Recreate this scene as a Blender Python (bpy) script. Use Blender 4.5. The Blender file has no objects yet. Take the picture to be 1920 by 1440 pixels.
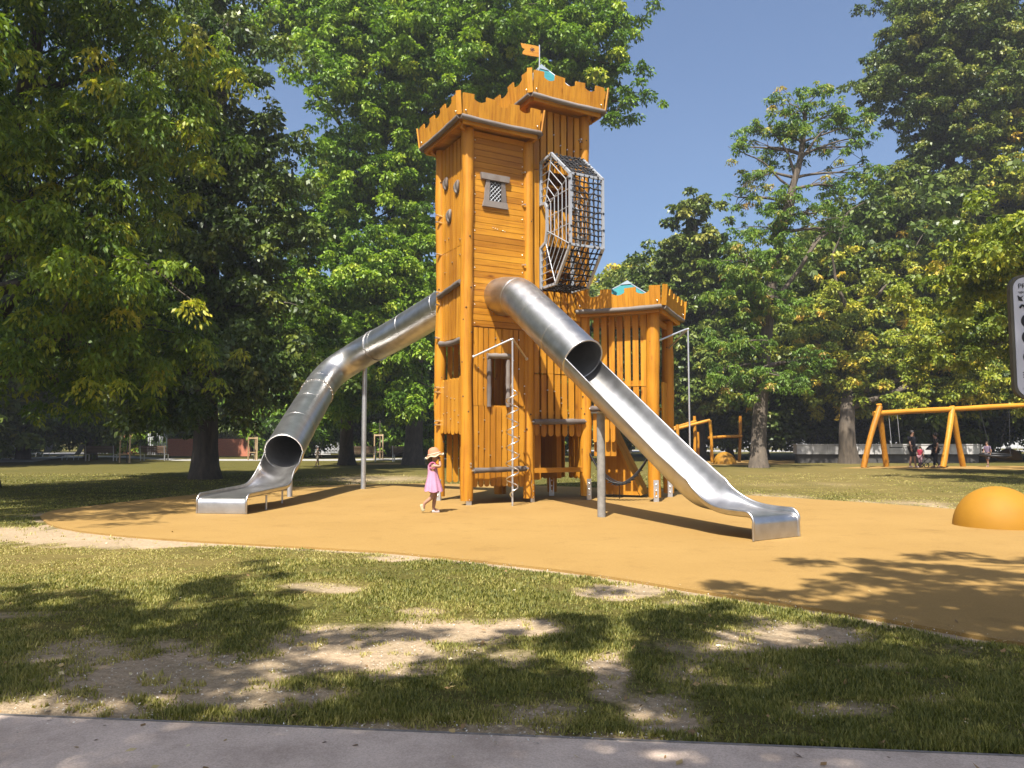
import bpy, math, random
import numpy as np
from mathutils import Vector, Matrix
R = math.radians
rng = np.random.default_rng(7)
random.seed(7)
scene = bpy.context.scene
COL = scene.collection

# ------------------------------------------------------------------ camera, sky, sun
CAM_H = 1.3
PITCH = math.atan((825 - 720) / 1440)
cam_d = bpy.data.cameras.new('camera')
cam_d.sensor_width = 36; cam_d.lens = 27; cam_d.clip_end = 2000; cam_d.clip_start = 0.05
cam = bpy.data.objects.new('camera', cam_d); COL.objects.link(cam)
cam.location = (0, 0, CAM_H); cam.rotation_euler = (R(90) + PITCH, 0, 0)
scene.camera = cam
SUN_EL, SUN_AZ = R(57), R(72)                       # AZ: heading of the shadows on the ground
to_sun = Vector((-math.cos(SUN_AZ) * math.cos(SUN_EL), -math.sin(SUN_AZ) * math.cos(SUN_EL), math.sin(SUN_EL)))
world = bpy.data.worlds.new('World'); scene.world = world; world.use_nodes = True
wn = world.node_tree
sky = wn.nodes.new('ShaderNodeTexSky'); sky.sky_type = 'NISHITA'; sky.sun_disc = False
sky.sun_elevation = SUN_EL; sky.sun_rotation = math.atan2(to_sun.x, to_sun.y)
sky.air_density = 1.0; sky.dust_density = 3.6; sky.ozone_density = 5.0
wn.links.new(sky.outputs[0], wn.nodes['Background'].inputs[0])
wn.nodes['Background'].inputs[1].default_value = 0.075
sun_d = bpy.data.lights.new('sun', 'SUN'); sun_d.energy = 5.0; sun_d.angle = R(0.55); sun_d.color = (1, .945, .86)
sun = bpy.data.objects.new('sun', sun_d); COL.objects.link(sun)
sun.rotation_euler = to_sun.to_track_quat('Z', 'Y').to_euler()
vs = scene.view_settings
vs.view_transform = 'Standard'; vs.look = 'None'; vs.exposure = 1.28; vs.gamma = 1.0; vs.use_curve_mapping = False
scene.cycles.max_bounces = 6; scene.cycles.diffuse_bounces = 3; scene.cycles.glossy_bounces = 3
scene.cycles.transmission_bounces = 4; scene.cycles.transparent_max_bounces = 6

# survey helpers: where a sight line of the photograph meets the ground / a distance
_c, _s = math.cos(PITCH), math.sin(PITCH)
def P(px, py, Y):
    x = (px - 960) / 1440; v = -(py - 720) / 1440
    t = Y / (_c - v * _s)
    return Vector((x * t, Y, CAM_H + (_s + v * _c) * t))
def G(px, py):
    x = (px - 960) / 1440; v = -(py - 720) / 1440
    t = -CAM_H / (_s + v * _c)
    return Vector((x * t, (_c - v * _s) * t, 0))
def to_px(p):
    z = p[2] - CAM_H; f = p[1] * _c + z * _s; u = -p[1] * _s + z * _c
    return 960 + 1440 * p[0] / f, 720 - 1440 * u / f

# ------------------------------------------------------------------ noise
def _hash(ix, iy, seed):
    h = (ix.astype(np.int64) * 374761393 + iy.astype(np.int64) * 668265263 + seed * 2147483647) & 0xffffffff
    h = ((h ^ (h >> 13)) * 1274126177) & 0xffffffff
    return ((h ^ (h >> 16)) & 0xffff) / 65535.0
def vnoise(x, y, seed=0):
    ix = np.floor(x); iy = np.floor(y); fx = x - ix; fy = y - iy
    fx = fx * fx * (3 - 2 * fx); fy = fy * fy * (3 - 2 * fy)
    a = _hash(ix, iy, seed); b = _hash(ix + 1, iy, seed); c = _hash(ix, iy + 1, seed); d = _hash(ix + 1, iy + 1, seed)
    return (a * (1 - fx) + b * fx) * (1 - fy) + (c * (1 - fx) + d * fx) * fy
def fbm(x, y, seed=0, octaves=4):
    s = 0; a = .5; t = 0
    for k in range(octaves):
        s = s + a * vnoise(x * 2 ** k + 13 * k, y * 2 ** k - 7 * k, seed + k); t += a; a *= .55
    return s / t

# ------------------------------------------------------------------ materials
def new_mat(name):
    m = bpy.data.materials.new(name); m.use_nodes = True
    return m, m.node_tree, m.node_tree.nodes['Principled BSDF']
def node(nt, kind, **kw):
    n = nt.nodes.new(kind)
    for k, v in kw.items():
        if k in n.inputs: n.inputs[k].default_value = v
        else: setattr(n, k, v)
    return n
def ramp(nt, fac, stops):
    r = nt.nodes.new('ShaderNodeValToRGB'); e = r.color_ramp.elements
    while len(e) < len(stops): e.new(.5)
    for el, (p, c) in zip(e, stops):
        el.position = p; el.color = (*c, 1) if len(c) == 3 else c
    nt.links.new(fac, r.inputs[0]); return r.outputs[0]
def mixc(nt, fac, a, b, mode='MIX'):
    m = nt.nodes.new('ShaderNodeMix'); m.data_type = 'RGBA'; m.blend_type = mode
    for sock, val in ((m.inputs[0], fac), (m.inputs[6], a), (m.inputs[7], b)):
        if hasattr(val, 'is_output'): nt.links.new(val, sock)
        elif isinstance(val, (int, float)): sock.default_value = val
        else: sock.default_value = (*val, 1)
    return m.outputs[2]
def noise_tex(nt, scale, detail=4, coords='Object', stretch=(1, 1, 1), rough=.55):
    tc = nt.nodes.new('ShaderNodeTexCoord'); mp = nt.nodes.new('ShaderNodeMapping')
    mp.inputs['Scale'].default_value = stretch
    nt.links.new(tc.outputs[coords], mp.inputs[0])
    n = node(nt, 'ShaderNodeTexNoise', Scale=scale, Detail=detail, Roughness=rough)
    nt.links.new(mp.outputs[0], n.inputs['Vector']); return n.outputs['Fac']
def attr(nt, name='tone'):
    a = nt.nodes.new('ShaderNodeAttribute'); a.attribute_name = name; return a.outputs['Fac']
def bump(nt, h, bsdf, strength=.3, dist=.02):
    b = nt.nodes.new('ShaderNodeBump'); b.inputs['Strength'].default_value = strength; b.inputs['Distance'].default_value = dist
    nt.links.new(h, b.inputs['Height']); nt.links.new(b.outputs[0], bsdf.inputs['Normal'])
def simple(name, col, rough=.6, metal=0., var=.12, scale=6, spec=.4):
    m, nt, b = new_mat(name)
    if metal < .5: col = tuple(c * .52 for c in col)
    n = noise_tex(nt, scale, 4)
    lo = tuple(c * (1 - var) for c in col); hi = tuple(min(1, c * (1 + var)) for c in col)
    nt.links.new(ramp(nt, n, [(.3, lo), (.7, hi)]), b.inputs['Base Color'])
    b.inputs['Roughness'].default_value = rough; b.inputs['Metallic'].default_value = metal
    b.inputs['Specular IOR Level'].default_value = spec
    return m
def wood_mat(name, stretch, dark, mid, light, rough=.5):
    m, nt, b = new_mat(name)
    g = noise_tex(nt, 14, 6, stretch=stretch, rough=.65)
    big = noise_tex(nt, 1.3, 3)
    base = ramp(nt, attr(nt), [(0, dark), (.5, mid), (1, light)])
    grain = ramp(nt, g, [(.28, (.62, .5, .42)), (.5, (.97, .95, .92)), (.75, (1.1, 1.1, 1.1))])
    c = mixc(nt, 1.0, base, grain, 'MULTIPLY')
    c = mixc(nt, 1.0, c, ramp(nt, big, [(.3, (.84, .8, .76)), (.65, (1.06, 1.06, 1.06))]), 'MULTIPLY')
    st = noise_tex(nt, 2.6, 6, stretch=(1, 1, .35), rough=.75)
    c = mixc(nt, ramp(nt, st, [(.56, (0, 0, 0)), (.72, (.2, .2, .2))]), c, (.20, .10, .03))
    tc = nt.nodes.new('ShaderNodeTexCoord'); mp = nt.nodes.new('ShaderNodeMapping'); mp.inputs['Scale'].default_value = [max(.35, q) if q < 1 else 1 for q in stretch]
    vo = node(nt, 'ShaderNodeTexVoronoi', Scale=3.4); nt.links.new(tc.outputs['Object'], mp.inputs[0]); nt.links.new(mp.outputs[0], vo.inputs['Vector'])
    c = mixc(nt, 1., c, ramp(nt, vo.outputs['Distance'], [(.03, (.42, .34, .28)), (.085, (.8, .74, .7)), (.13, (1, 1, 1))]), 'MULTIPLY')
    nt.links.new(c, b.inputs['Base Color'])
    b.inputs['Roughness'].default_value = rough; b.inputs['Specular IOR Level'].default_value = .25
    bump(nt, g, b, .25, .01)
    return m
def leaf_mat(name, stops, trans=.35, rough=.5):
    m, nt, b = new_mat(name)
    c = ramp(nt, attr(nt), stops)
    nt.links.new(c, b.inputs['Base Color'])
    b.inputs['Roughness'].default_value = rough; b.inputs['Specular IOR Level'].default_value = .35
    tr = nt.nodes.new('ShaderNodeBsdfTranslucent')
    nt.links.new(mixc(nt, 1.0, c, (1.15, 1.25, .55), 'MULTIPLY'), tr.inputs['Color'])
    mx = nt.nodes.new('ShaderNodeMixShader'); mx.inputs[0].default_value = trans
    nt.links.new(b.outputs[0], mx.inputs[1]); nt.links.new(tr.outputs[0], mx.inputs[2])
    nt.links.new(mx.outputs[0], nt.nodes['Material Output'].inputs['Surface'])
    return m
M = {}
WD, WM, WL = (0.3116, 0.1317, 0.0106), (0.4182, 0.1865, 0.0146), (0.4756, 0.2272, 0.0199)
M['wood_v'] = wood_mat('amber_wood_upright', (1, 1, .05), WD, WM, WL)
M['wood_h'] = wood_mat('amber_wood_level', (.06, .06, 1.2), WD, WM, WL)
M['grey_log'] = wood_mat('grey_stained_log', (0.1275, 0.1275, 0.1275), (0.1020, 0.0892, 0.0850), (0.1445, 0.1300, 0.1215), (0.1955, 0.1759, 0.1641), .7)
M['post_grey'] = simple('weathered_grey_post', (.36, .34, .31), .75, 0, .2, 9)
M['galv'] = simple('galvanised_steel', (.55, .56, .58), .42, .85, .12, 12)
M['white_metal'] = simple('pale_painted_metal', (.62, .65, .69), .4, .25, .06, 12)
M['bolt'] = simple('bright_bolt', (.8, .79, .76), .28, 1, .05, 20)
M['rope'] = simple('black_rope', (.02, .02, .023), .75, 0, .3, 40)
M['dark_window'] = simple('dark_window_board', (.035, .03, .028), .6, 0, .1, 6)
M['black'] = simple('black_plastic', (.02, .02, .022), .5, 0, .2, 10)
M['roof'] = simple('turquoise_board', (.05, .30, .32), .5, 0, .12, 5)
M['roof_cap'] = simple('pale_grey_blue_cap', (.42, .5, .56), .4, .2, .05, 5)
def steel():
    m, nt, b = new_mat('brushed_stainless')
    n = noise_tex(nt, 5, 5, stretch=(1, 1, 1)); n2 = noise_tex(nt, 60, 3)
    nt.links.new(mixc(nt, 1., ramp(nt, n, [(.3, (.47, .455, .44)), (.7, (.60, .59, .575))]), ramp(nt, attr(nt), [(0, (.9, .9, .9)), (1, (1.08, 1.08, 1.08))]), 'MULTIPLY'), b.inputs['Base Color'])
    b.inputs['Metallic'].default_value = 1
    r = nt.nodes.new('ShaderNodeMapRange'); r.inputs['To Min'].default_value = .32; r.inputs['To Max'].default_value = .42
    nt.links.new(n, r.inputs['Value']); nt.links.new(r.outputs[0], b.inputs['Roughness'])
    bump(nt, n2, b, .04, .003)
    return m
M['steel'] = steel()
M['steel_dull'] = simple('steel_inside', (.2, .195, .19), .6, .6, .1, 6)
def bark(name, c0, c1):
    m, nt, b = new_mat(name)
    g = noise_tex(nt, 7, 7, stretch=(1, 1, .18), rough=.7)
    nt.links.new(ramp(nt, g, [(.3, c0), (.7, c1)]), b.inputs['Base Color'])
    b.inputs['Roughness'].default_value = .9; bump(nt, g, b, .8, .06)
    return m
M['bark'] = bark('dark_bark', (0.0298, 0.0238, 0.0170), (0.0935, 0.0723, 0.0510))
M['bark_grey'] = bark('grey_brown_bark', (0.0420, 0.0330, 0.0240), (0.1320, 0.1020, 0.0720))

# ------------------------------------------------------------------ mesh builder
class MB:
    def __init__(s): s.v = []; s.f = []; s.m = []; s.t = []; s.sm = []
    def add(s, vs_, fs, mi=0, tone=None, smooth=False):
        o = len(s.v); s.v += [tuple(p) for p in vs_]
        t = random.random() if tone is None else tone
        for f in fs:
            s.f.append(tuple(i + o for i in f)); s.m.append(mi); s.t.append(t); s.sm.append(smooth)
        return s
    def box(s, c, X, Y, Z, mi=0, tone=None):
        c, X, Y, Z = Vector(c), Vector(X), Vector(Y), Vector(Z)      # half-extent vectors
        p = [c + X * a + Y * b + Z * d for d in (-1, 1) for b in (-1, 1) for a in (-1, 1)]
        f = [(0, 2, 3, 1), (4, 5, 7, 6), (0, 1, 5, 4), (2, 6, 7, 3), (0, 4, 6, 2), (1, 3, 7, 5)]
        if X.cross(Y).dot(Z) < 0: f = [q[::-1] for q in f]
        return s.add(p, f, mi, tone)
    def abox(s, x0, x1, y0, y1, z0, z1, mi=0, tone=None):
        return s.box(((x0 + x1) / 2, (y0 + y1) / 2, (z0 + z1) / 2), ((x1 - x0) / 2, 0, 0), (0, (y1 - y0) / 2, 0), (0, 0, (z1 - z0) / 2), mi, tone)
    def prism(s, poly, O, X, Y, N, th, mi=0, tone=None):
        O, X, Y, N = Vector(O), Vector(X), Vector(Y), Vector(N)
        n = len(poly)
        a = [O + X * p[0] + Y * p[1] - N * (th / 2) for p in poly]; b = [q + N * th for q in a]
        f = [tuple(range(n))[::-1], tuple(range(n, 2 * n))] + [(i, (i + 1) % n, n + (i + 1) % n, n + i) for i in range(n)]
        if X.cross(Y).dot(N) < 0: f = [q[::-1] for q in f]
        return s.add(a + b, f, mi, tone)
    def tube(s, path, rad, n=8, mi=0, tone=None, caps=True, smooth=True, closed=False, wob=0):
        pts = [Vector(p) for p in path]; k = len(pts)
        rs = [rad] * k if isinstance(rad, (int, float)) else list(rad)
        tan = []
        for i in range(k):
            a = pts[(i - 1) % k] if (closed or i > 0) else pts[i]
            b = pts[(i + 1) % k] if (closed or i < k - 1) else pts[i]
            t = b - a; tan.append(t.normalized() if t.length > 1e-9 else Vector((0, 0, 1)))
        ref = Vector((0, 0, 1)) if abs(tan[0].z) < .9 else Vector((1, 0, 0))
        u = tan[0].cross(ref).normalized()
        vv = []
        for i in range(k):
            u = (u - tan[i] * u.dot(tan[i])).normalized(); w = tan[i].cross(u)
            for j in range(n):
                a = 2 * math.pi * j / n
                r = rs[i] * (1 + (wob * math.sin(3 * a + i * 1.3) if wob else 0))
                vv.append(pts[i] + u * (math.cos(a) * r) + w * (math.sin(a) * r))
        ff = []
        for i in range(k if closed else k - 1):
            i2 = (i + 1) % k
            for j in range(n):
                j2 = (j + 1) % n
                ff.append((i * n + j, i * n + j2, i2 * n + j2, i2 * n + j))
        t = random.random() if tone is None else tone
        s.add(vv, ff, mi, t, smooth)
        if caps and not closed:
            s.add([vv[j] for j in range(n)], [tuple(range(n))[::-1]], mi, t)
            s.add([vv[(k - 1) * n + j] for j in range(n)], [tuple(range(n))], mi, t)
        return s
    def ball(s, c, r, mi=0, tone=.5, n=8, m=5, sc=(1, 1, 1), top=None):
        c = Vector(c); vv = []; ff = []
        for i in range(m + 1):
            th = math.pi * i / m
            for j in range(n):
                a = 2 * math.pi * j / n
                vv.append(c + Vector((r * sc[0] * math.sin(th) * math.cos(a), r * sc[1] * math.sin(th) * math.sin(a), r * sc[2] * math.cos(th))))
        for i in range(m):
            for j in range(n): ff.append((i * n + j, (i + 1) * n + j, (i + 1) * n + (j + 1) % n, i * n + (j + 1) % n))
        return s.add(vv, ff, mi, tone, True)
    def mesh(s, name, mats, off=(0, 0, 0)):
        me = bpy.data.meshes.new(name)
        o = Vector(off)
        me.from_pydata([Vector(p) - o for p in s.v], [], s.f)
        for m in (mats if isinstance(mats, (list, tuple)) else [mats]): me.materials.append(m)
        me.polygons.foreach_set('material_index', s.m)
        me.polygons.foreach_set('use_smooth', s.sm)
        a = me.attributes.new('tone', 'FLOAT', 'FACE'); a.data.foreach_set('value', s.t)
        me.update(); return me
    def build(s, name, mats, parent=None, label=None):
        """mesh data is written in world coordinates; a child is shifted into its thing's frame"""
        off = (0, 0, 0); p = parent
        while p is not None: off = p.location if p.parent is None else off; p = p.parent
        o = bpy.data.objects.new(name, s.mesh(name, mats, off)); COL.objects.link(o)
        if parent is not None: o.parent = parent
        if label: o['label'] = label
        return o
def tag(o, label=None, cat=None, group=None, kind=None):
    if label: o['label'] = label
    if cat: o['category'] = cat
    if group: o['group'] = group
    if kind: o['kind'] = kind
    return o
def thing(name, label, cat, loc, group=None):
    o = bpy.data.objects.new(name, None); COL.objects.link(o); o.location = loc; o.empty_display_size = .2
    return tag(o, label, cat, group)
def copy_tree(o, parent=None):
    c = o.copy(); COL.objects.link(c)
    if parent is not None: c.parent = parent
    for ch in list(o.children): copy_tree(ch, c)
    return c
def smooth_path(pts, n=6):
    p = [Vector(q) for q in pts]; out = []
    for i in range(len(p) - 1):
        a = p[max(i - 1, 0)]; b = p[i]; c = p[i + 1]; d = p[min(i + 2, len(p) - 1)]
        for k in range(n):
            t = k / n
            out.append(.5 * ((2 * b) + (c - a) * t + (2 * a - 5 * b + 4 * c - d) * t * t + (3 * b - a - 3 * c + d) * t ** 3))
    out.append(p[-1]); return out
def arr_mesh(name, verts, quads, mat_list, tone=None, tri=False, smooth=False):
    me = bpy.data.meshes.new(name); k = 3 if tri else 4
    nv = len(verts); nf = len(quads)
    me.vertices.add(nv); me.vertices.foreach_set('co', np.asarray(verts, dtype=np.float32).ravel())
    me.loops.add(nf * k); me.loops.foreach_set('vertex_index', np.asarray(quads, dtype=np.int32).ravel())
    me.polygons.add(nf); me.polygons.foreach_set('loop_start', np.arange(0, nf * k, k, dtype=np.int32))
    for m in mat_list: me.materials.append(m)
    if smooth: me.polygons.foreach_set('use_smooth', np.ones(nf, dtype=bool))
    if tone is not None:
        a = me.attributes.new('tone', 'FLOAT', 'FACE'); a.data.foreach_set('value', np.asarray(tone, dtype=np.float32))
    me.update(calc_edges=True); me.validate(); return me
# ------------------------------------------------------------------ ground, rubber, paths
FRONT = [(75, 968), (95, 984), (160, 997), (300, 1010), (500, 1022), (640, 1030), (760, 1038), (1000, 1063), (1150, 1083), (1300, 1107), (1450, 1130), (1600, 1152), (1760, 1180), (1920, 1207)]
BACK = [(1920, 966), (1790, 955), (1600, 941), (1400, 929), (1280, 922), (1100, 914), (950, 909), (800, 907), (690, 908), (600, 911), (500, 916), (400, 925), (300, 934), (180, 948), (100, 958)]
rub = [G(*p) for p in FRONT] + [Vector((4.6, 3.9, 0)), Vector((6.5, 3.3, 0)), Vector((9, 3.6, 0)), Vector((11.5, 5.5, 0)), Vector((12.5, 9, 0)), Vector((11.5, 12, 0))] + [G(*p) for p in BACK]
rub = [Vector((p.x, p.y, 0)) for p in smooth_path(rub + [rub[0]], 5)[:-1]]
RUB = np.array([(p.x, p.y) for p in rub])
def in_poly(x, y, poly):
    inside = np.zeros(np.shape(x), bool); n = len(poly)
    for i in range(n):
        x0, y0 = poly[i]; x1, y1 = poly[(i + 1) % n]
        if y0 == y1: continue
        c = ((y0 > y) != (y1 > y)) & (x < (x1 - x0) * (y - y0) / (y1 - y0) + x0)
        inside ^= c
    return inside
def dist_poly(x, y, poly):
    d = np.full(np.shape(x), 1e9); n = len(poly)
    for i in range(n):
        a = poly[i]; b = poly[(i + 1) % n]; ab = b - a; L = (ab ** 2).sum() + 1e-12
        t = np.clip(((x - a[0]) * ab[0] + (y - a[1]) * ab[1]) / L, 0, 1)
        d = np.minimum(d, np.hypot(x - a[0] - t * ab[0], y - a[1] - t * ab[1]))
    return d
def np_px(x, y):
    f = y * _c - CAM_H * _s; u = -y * _s - CAM_H * _c
    f = np.maximum(f, .05)
    return 960 + 1440 * x / f, 720 - 1440 * u / f
# worn earth and dry turf: (px, py, rx, ry, strength) of patches seen in the photo, laid on the ground
BARE = [(690, 1225, 150, 42, 1.2), (840, 1188, 130, 24, 1.0), (560, 1215, 60, 30, .7), (320, 1265, 250, 55, 1.05), (120, 1330, 190, 40, .9), (470, 1310, 150, 30, .9), (150, 1215, 90, 16, .7),
        (980, 1176, 90, 17, 1.0), (1180, 1108, 75, 14, 1.1), (1265, 1128, 60, 10, .6), (1490, 1195, 130, 26, 1.05), (1360, 1215, 120, 14, .7), (1140, 1270, 45, 45, .9), (1240, 1340, 75, 38, 1.0), (1000, 1335, 110, 22, .7),
        (1560, 1330, 90, 16, .6), (1330, 1275, 60, 14, .5), (640, 1106, 45, 8, .75), (590, 1100, 60, 7, .6), (790, 1148, 50, 7, .6), (60, 1003, 260, 14, 1.2), (330, 1018, 200, 9, 1.0), (740, 1046, 50, 6, .8),
        (1660, 1250, 60, 10, .5), (1750, 1310, 60, 12, .5), (700, 1370, 300, 18, .8), (1100, 1385, 260, 14, .7), (300, 1350, 250, 12, .6), (1440, 935, 90, 5, .5), (1700, 945, 120, 5, .5), (1500, 912, 130, 5, .4), (700, 897, 90, 5, .6)]
DRY = [(150, 1045, 420, 40, 1.0), (560, 1040, 250, 16, .6), (620, 1105, 110, 22, .7), (800, 1140, 120, 22, .5), (1560, 900, 340, 34, 1.0), (1750, 935, 240, 22, .8), (1350, 895, 160, 25, .6), (720, 897, 140, 11, .9), (120, 885, 170, 12, .3), (1240, 1110, 150, 26, .45), (1000, 1090, 200, 20, .3)]
def soil_dry(x, y):
    px, py = np_px(x, y)
    soil = np.zeros(np.shape(x)); dry = np.zeros(np.shape(x))
    n1 = fbm(x * 1.7, y * 1.7, 3, 4); n2 = fbm(x * 5, y * 5, 11, 3)
    for a, b, rx, ry, s_ in BARE:
        d = np.hypot((px - a) / rx, (py - b) / ry) + (n1 - .5) * 1.3 + (n2 - .5) * .8
        soil = np.maximum(soil, s_ * np.clip((1.35 - d) / .85, 0, 1))
    for a, b, rx, ry, s_ in DRY:
        d = np.hypot((px - a) / rx, (py - b) / ry) + (n1 - .5) * .8
        dry = np.maximum(dry, s_ * np.clip((1.3 - d) / .9, 0, 1))
    ok = (y > 2.6)
    soil = np.where(ok, soil, .2); dry = np.where(ok, dry, .2)
    edge = dist_poly(x, y, RUB)
    soil = np.maximum(soil, np.clip((.16 + .22 * (n2 - .45) - edge) / .1, 0, 1) * .9)
    soil = np.clip(soil + np.where(y < 6, np.clip((n1 - .6) * 3, 0, .5), 0), 0, 1.2)
    dry = np.clip(dry + (fbm(x * .6, y * .6, 21, 3) - .5) * .9, 0, 1)
    return np.clip(soil, 0, 1), dry
def lines(a, b, fine, lim, far):
    mid = list(np.arange(a, b + 1e-6, fine)); out = []; st = fine; q = b
    while q < far: st *= 1.25; q += st; out.append(q)
    left = []; st = fine; q = a
    while q > -lim: st *= 1.25; q -= st; left.append(q)
    return np.array(left[::-1] + mid + out)
gx = lines(-7, 7, .07, 400, 400); gy = np.concatenate([[-300, -100, -40, -15, -6, -2, 0, 1.5, 2.2], lines(2.7, 9.5, .06, -2.0, 500)[0:]])
gy = np.unique(np.round(gy, 4))
XX, YY = np.meshgrid(gx, gy)
soil, dry = soil_dry(XX.ravel(), YY.ravel())
near = (YY.ravel() > 2) & (YY.ravel() < 30) & (np.abs(XX.ravel()) < 20)
ZZ = np.where(near, (fbm(XX.ravel() * .9, YY.ravel() * .9, 5, 3) - .5) * .035 - soil * .012, 0)
inr = in_poly(XX.ravel(), YY.ravel(), RUB); dr = dist_poly(XX.ravel(), YY.ravel(), RUB)
# footpath edge, bottom of the photo
pa, pb = G(0, 1343), G(1920, 1421)
pdir = (pb - pa).normalized(); pnrm = Vector((-pdir.y, pdir.x, 0))
pd = (XX.ravel() - pa.x) * pnrm.x + (YY.ravel() - pa.y) * pnrm.y            # >0: lawn side
ZZ = np.where(inr | (pd < .1) | (dr < .25), -.02, ZZ)
nx_, ny_ = len(gx), len(gy)
idx = np.arange(nx_ * ny_).reshape(ny_, nx_)
quads = np.stack([idx[:-1, :-1], idx[:-1, 1:], idx[1:, 1:], idx[1:, :-1]], -1).reshape(-1, 4)
def ground_mat():
    m, nt, b = new_mat('lawn_and_earth')
    s_, d_ = attr(nt, 'soil'), attr(nt, 'dry')
    n1 = noise_tex(nt, 1.2, 6); n2 = noise_tex(nt, 22, 6, rough=.7); n3 = noise_tex(nt, 90, 4, rough=.7)
    green = ramp(nt, n2, [(.3, (0.0454, 0.0424, 0.0106)), (.55, (0.0946, 0.0848, 0.0212)), (.75, (0.1514, 0.1249, 0.0379))])
    straw = ramp(nt, n2, [(.3, (0.0969, 0.0726, 0.0218)), (.6, (0.1635, 0.1272, 0.0412)), (.8, (0.2180, 0.1726, 0.0666))])
    turf = mixc(nt, d_, green, straw)
    earth = ramp(nt, n2, [(.25, (0.2347, 0.1703, 0.1060)), (.5, (0.3482, 0.2649, 0.1703)), (.75, (0.4239, 0.3331, 0.2271))])
    earth = mixc(nt, 1., earth, ramp(nt, n3, [(.3, (.72, .7, .68)), (.6, (1.05, 1.05, 1.05))]), 'MULTIPLY')
    ad = nt.nodes.new('ShaderNodeMath'); ad.operation = 'MULTIPLY_ADD'; ad.inputs[1].default_value = .5; ad.inputs[2].default_value = -.25
    nt.links.new(n2, ad.inputs[0])
    ad2 = nt.nodes.new('ShaderNodeMath'); ad2.operation = 'ADD'; nt.links.new(s_, ad2.inputs[0]); nt.links.new(ad.outputs[0], ad2.inputs[1])
    f = ramp(nt, ad2.outputs[0], [(.15, (0, 0, 0)), (.75, (1, 1, 1))])
    c = mixc(nt, f, turf, earth)
    c = mixc(nt, 1., c, ramp(nt, n1, [(.3, (.8, .82, .78)), (.7, (1.1, 1.08, 1.1))]), 'MULTIPLY')
    nt.links.new(c, b.inputs['Base Color']); b.inputs['Roughness'].default_value = .95; b.inputs['Specular IOR Level'].default_value = .1
    bump(nt, n2, b, .7, .04)
    return m
me = arr_mesh('ground', np.stack([XX.ravel(), YY.ravel(), ZZ], -1), quads, [ground_mat()], smooth=True)
for nm, arr in (('soil', soil), ('dry', dry)):
    a = me.attributes.new(nm, 'FLOAT', 'POINT'); a.data.foreach_set('value', arr.astype(np.float32))
ground = bpy.data.objects.new('ground', me); COL.objects.link(ground); tag(ground, kind='structure')

def rubber_mat():
    m, nt, b = new_mat('orange_rubber')
    n = noise_tex(nt, 75, 4, rough=.85); n1 = noise_tex(nt, .6, 5)
    c = ramp(nt, n, [(.3, (0.2115, 0.1243, 0.0345)), (.5, (0.2537, 0.1549, 0.0455)), (.72, (0.3030, 0.1960, 0.0663))])
    c = mixc(nt, 1., c, ramp(nt, n1, [(.3, (.92, .9, .86)), (.7, (1.04, 1.04, 1.05))]), 'MULTIPLY')
    n4 = noise_tex(nt, 2.1, 6, rough=.7)
    c = mixc(nt, 1., c, ramp(nt, n4, [(.32, (.86, .84, .82)), (.46, (1., 1., 1.))]), 'MULTIPLY')
    nt.links.new(c, b.inputs['Base Color']); b.inputs['Roughness'].default_value = .85; b.inputs['Specular IOR Level'].default_value = .25
    bump(nt, n, b, .35, .006)
    return m
M['rubber'] = rubber_mat()
def sheet(name, poly, z0, z1, mat_):
    b = MB(); n = len(poly)
    top = [Vector((p[0], p[1], z1)) for p in poly]; bot = [Vector((p[0], p[1], z0)) for p in poly]
    area = sum(poly[i][0] * poly[(i + 1) % n][1] - poly[(i + 1) % n][0] * poly[i][1] for i in range(n))
    if area < 0: top.reverse(); bot.reverse()
    b.add(top, [tuple(range(n))]); b.add(top + bot, [(i, n + i, n + (i + 1) % n, (i + 1) % n) for i in range(n)])
    return tag(b.build(name, mat_), kind='structure')
sheet('rubber_surface', [(p.x, p.y) for p in rub], -.05, .006, M['rubber'])
def path_mat():
    m, nt, b = new_mat('pale_grit_path')
    n = noise_tex(nt, 120, 4, rough=.8); n1 = noise_tex(nt, 2.5, 6, rough=.65)
    c = ramp(nt, n, [(.3, (0.3604, 0.2782, 0.2147)), (.5, (0.5148, 0.4031, 0.3168)), (.72, (0.6691, 0.5337, 0.4292))])
    c = mixc(nt, 1., c, ramp(nt, n1, [(.32, (.72, .7, .68)), (.55, (1, 1, 1)), (.8, (1.1, 1.1, 1.1))]), 'MULTIPLY')
    nt.links.new(c, b.inputs['Base Color']); b.inputs['Roughness'].default_value = .9; bump(nt, n, b, .4, .006)
    return m
M['path'] = path_mat()
q0 = pa - pdir * 40; q1 = pa + pdir * 60
sheet('footpath', [(q0.x, q0.y), (q1.x, q1.y), (q1.x - pnrm.x * 3.4, q1.y - pnrm.y * 3.4), (q0.x - pnrm.x * 3.4, q0.y - pnrm.y * 3.4)], -.05, .004, M['path'])
kb = MB(); kc = pa + pdir * 8 + pnrm * .008
kb.box((kc.x, kc.y, -.03), pdir * 40, pnrm * .008, Vector((0, 0, .037)))
tag(kb.build('path_edging', simple('weathered_edging', (.30, .27, .235), .85, 0, .3, 20)), kind='structure')
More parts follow.
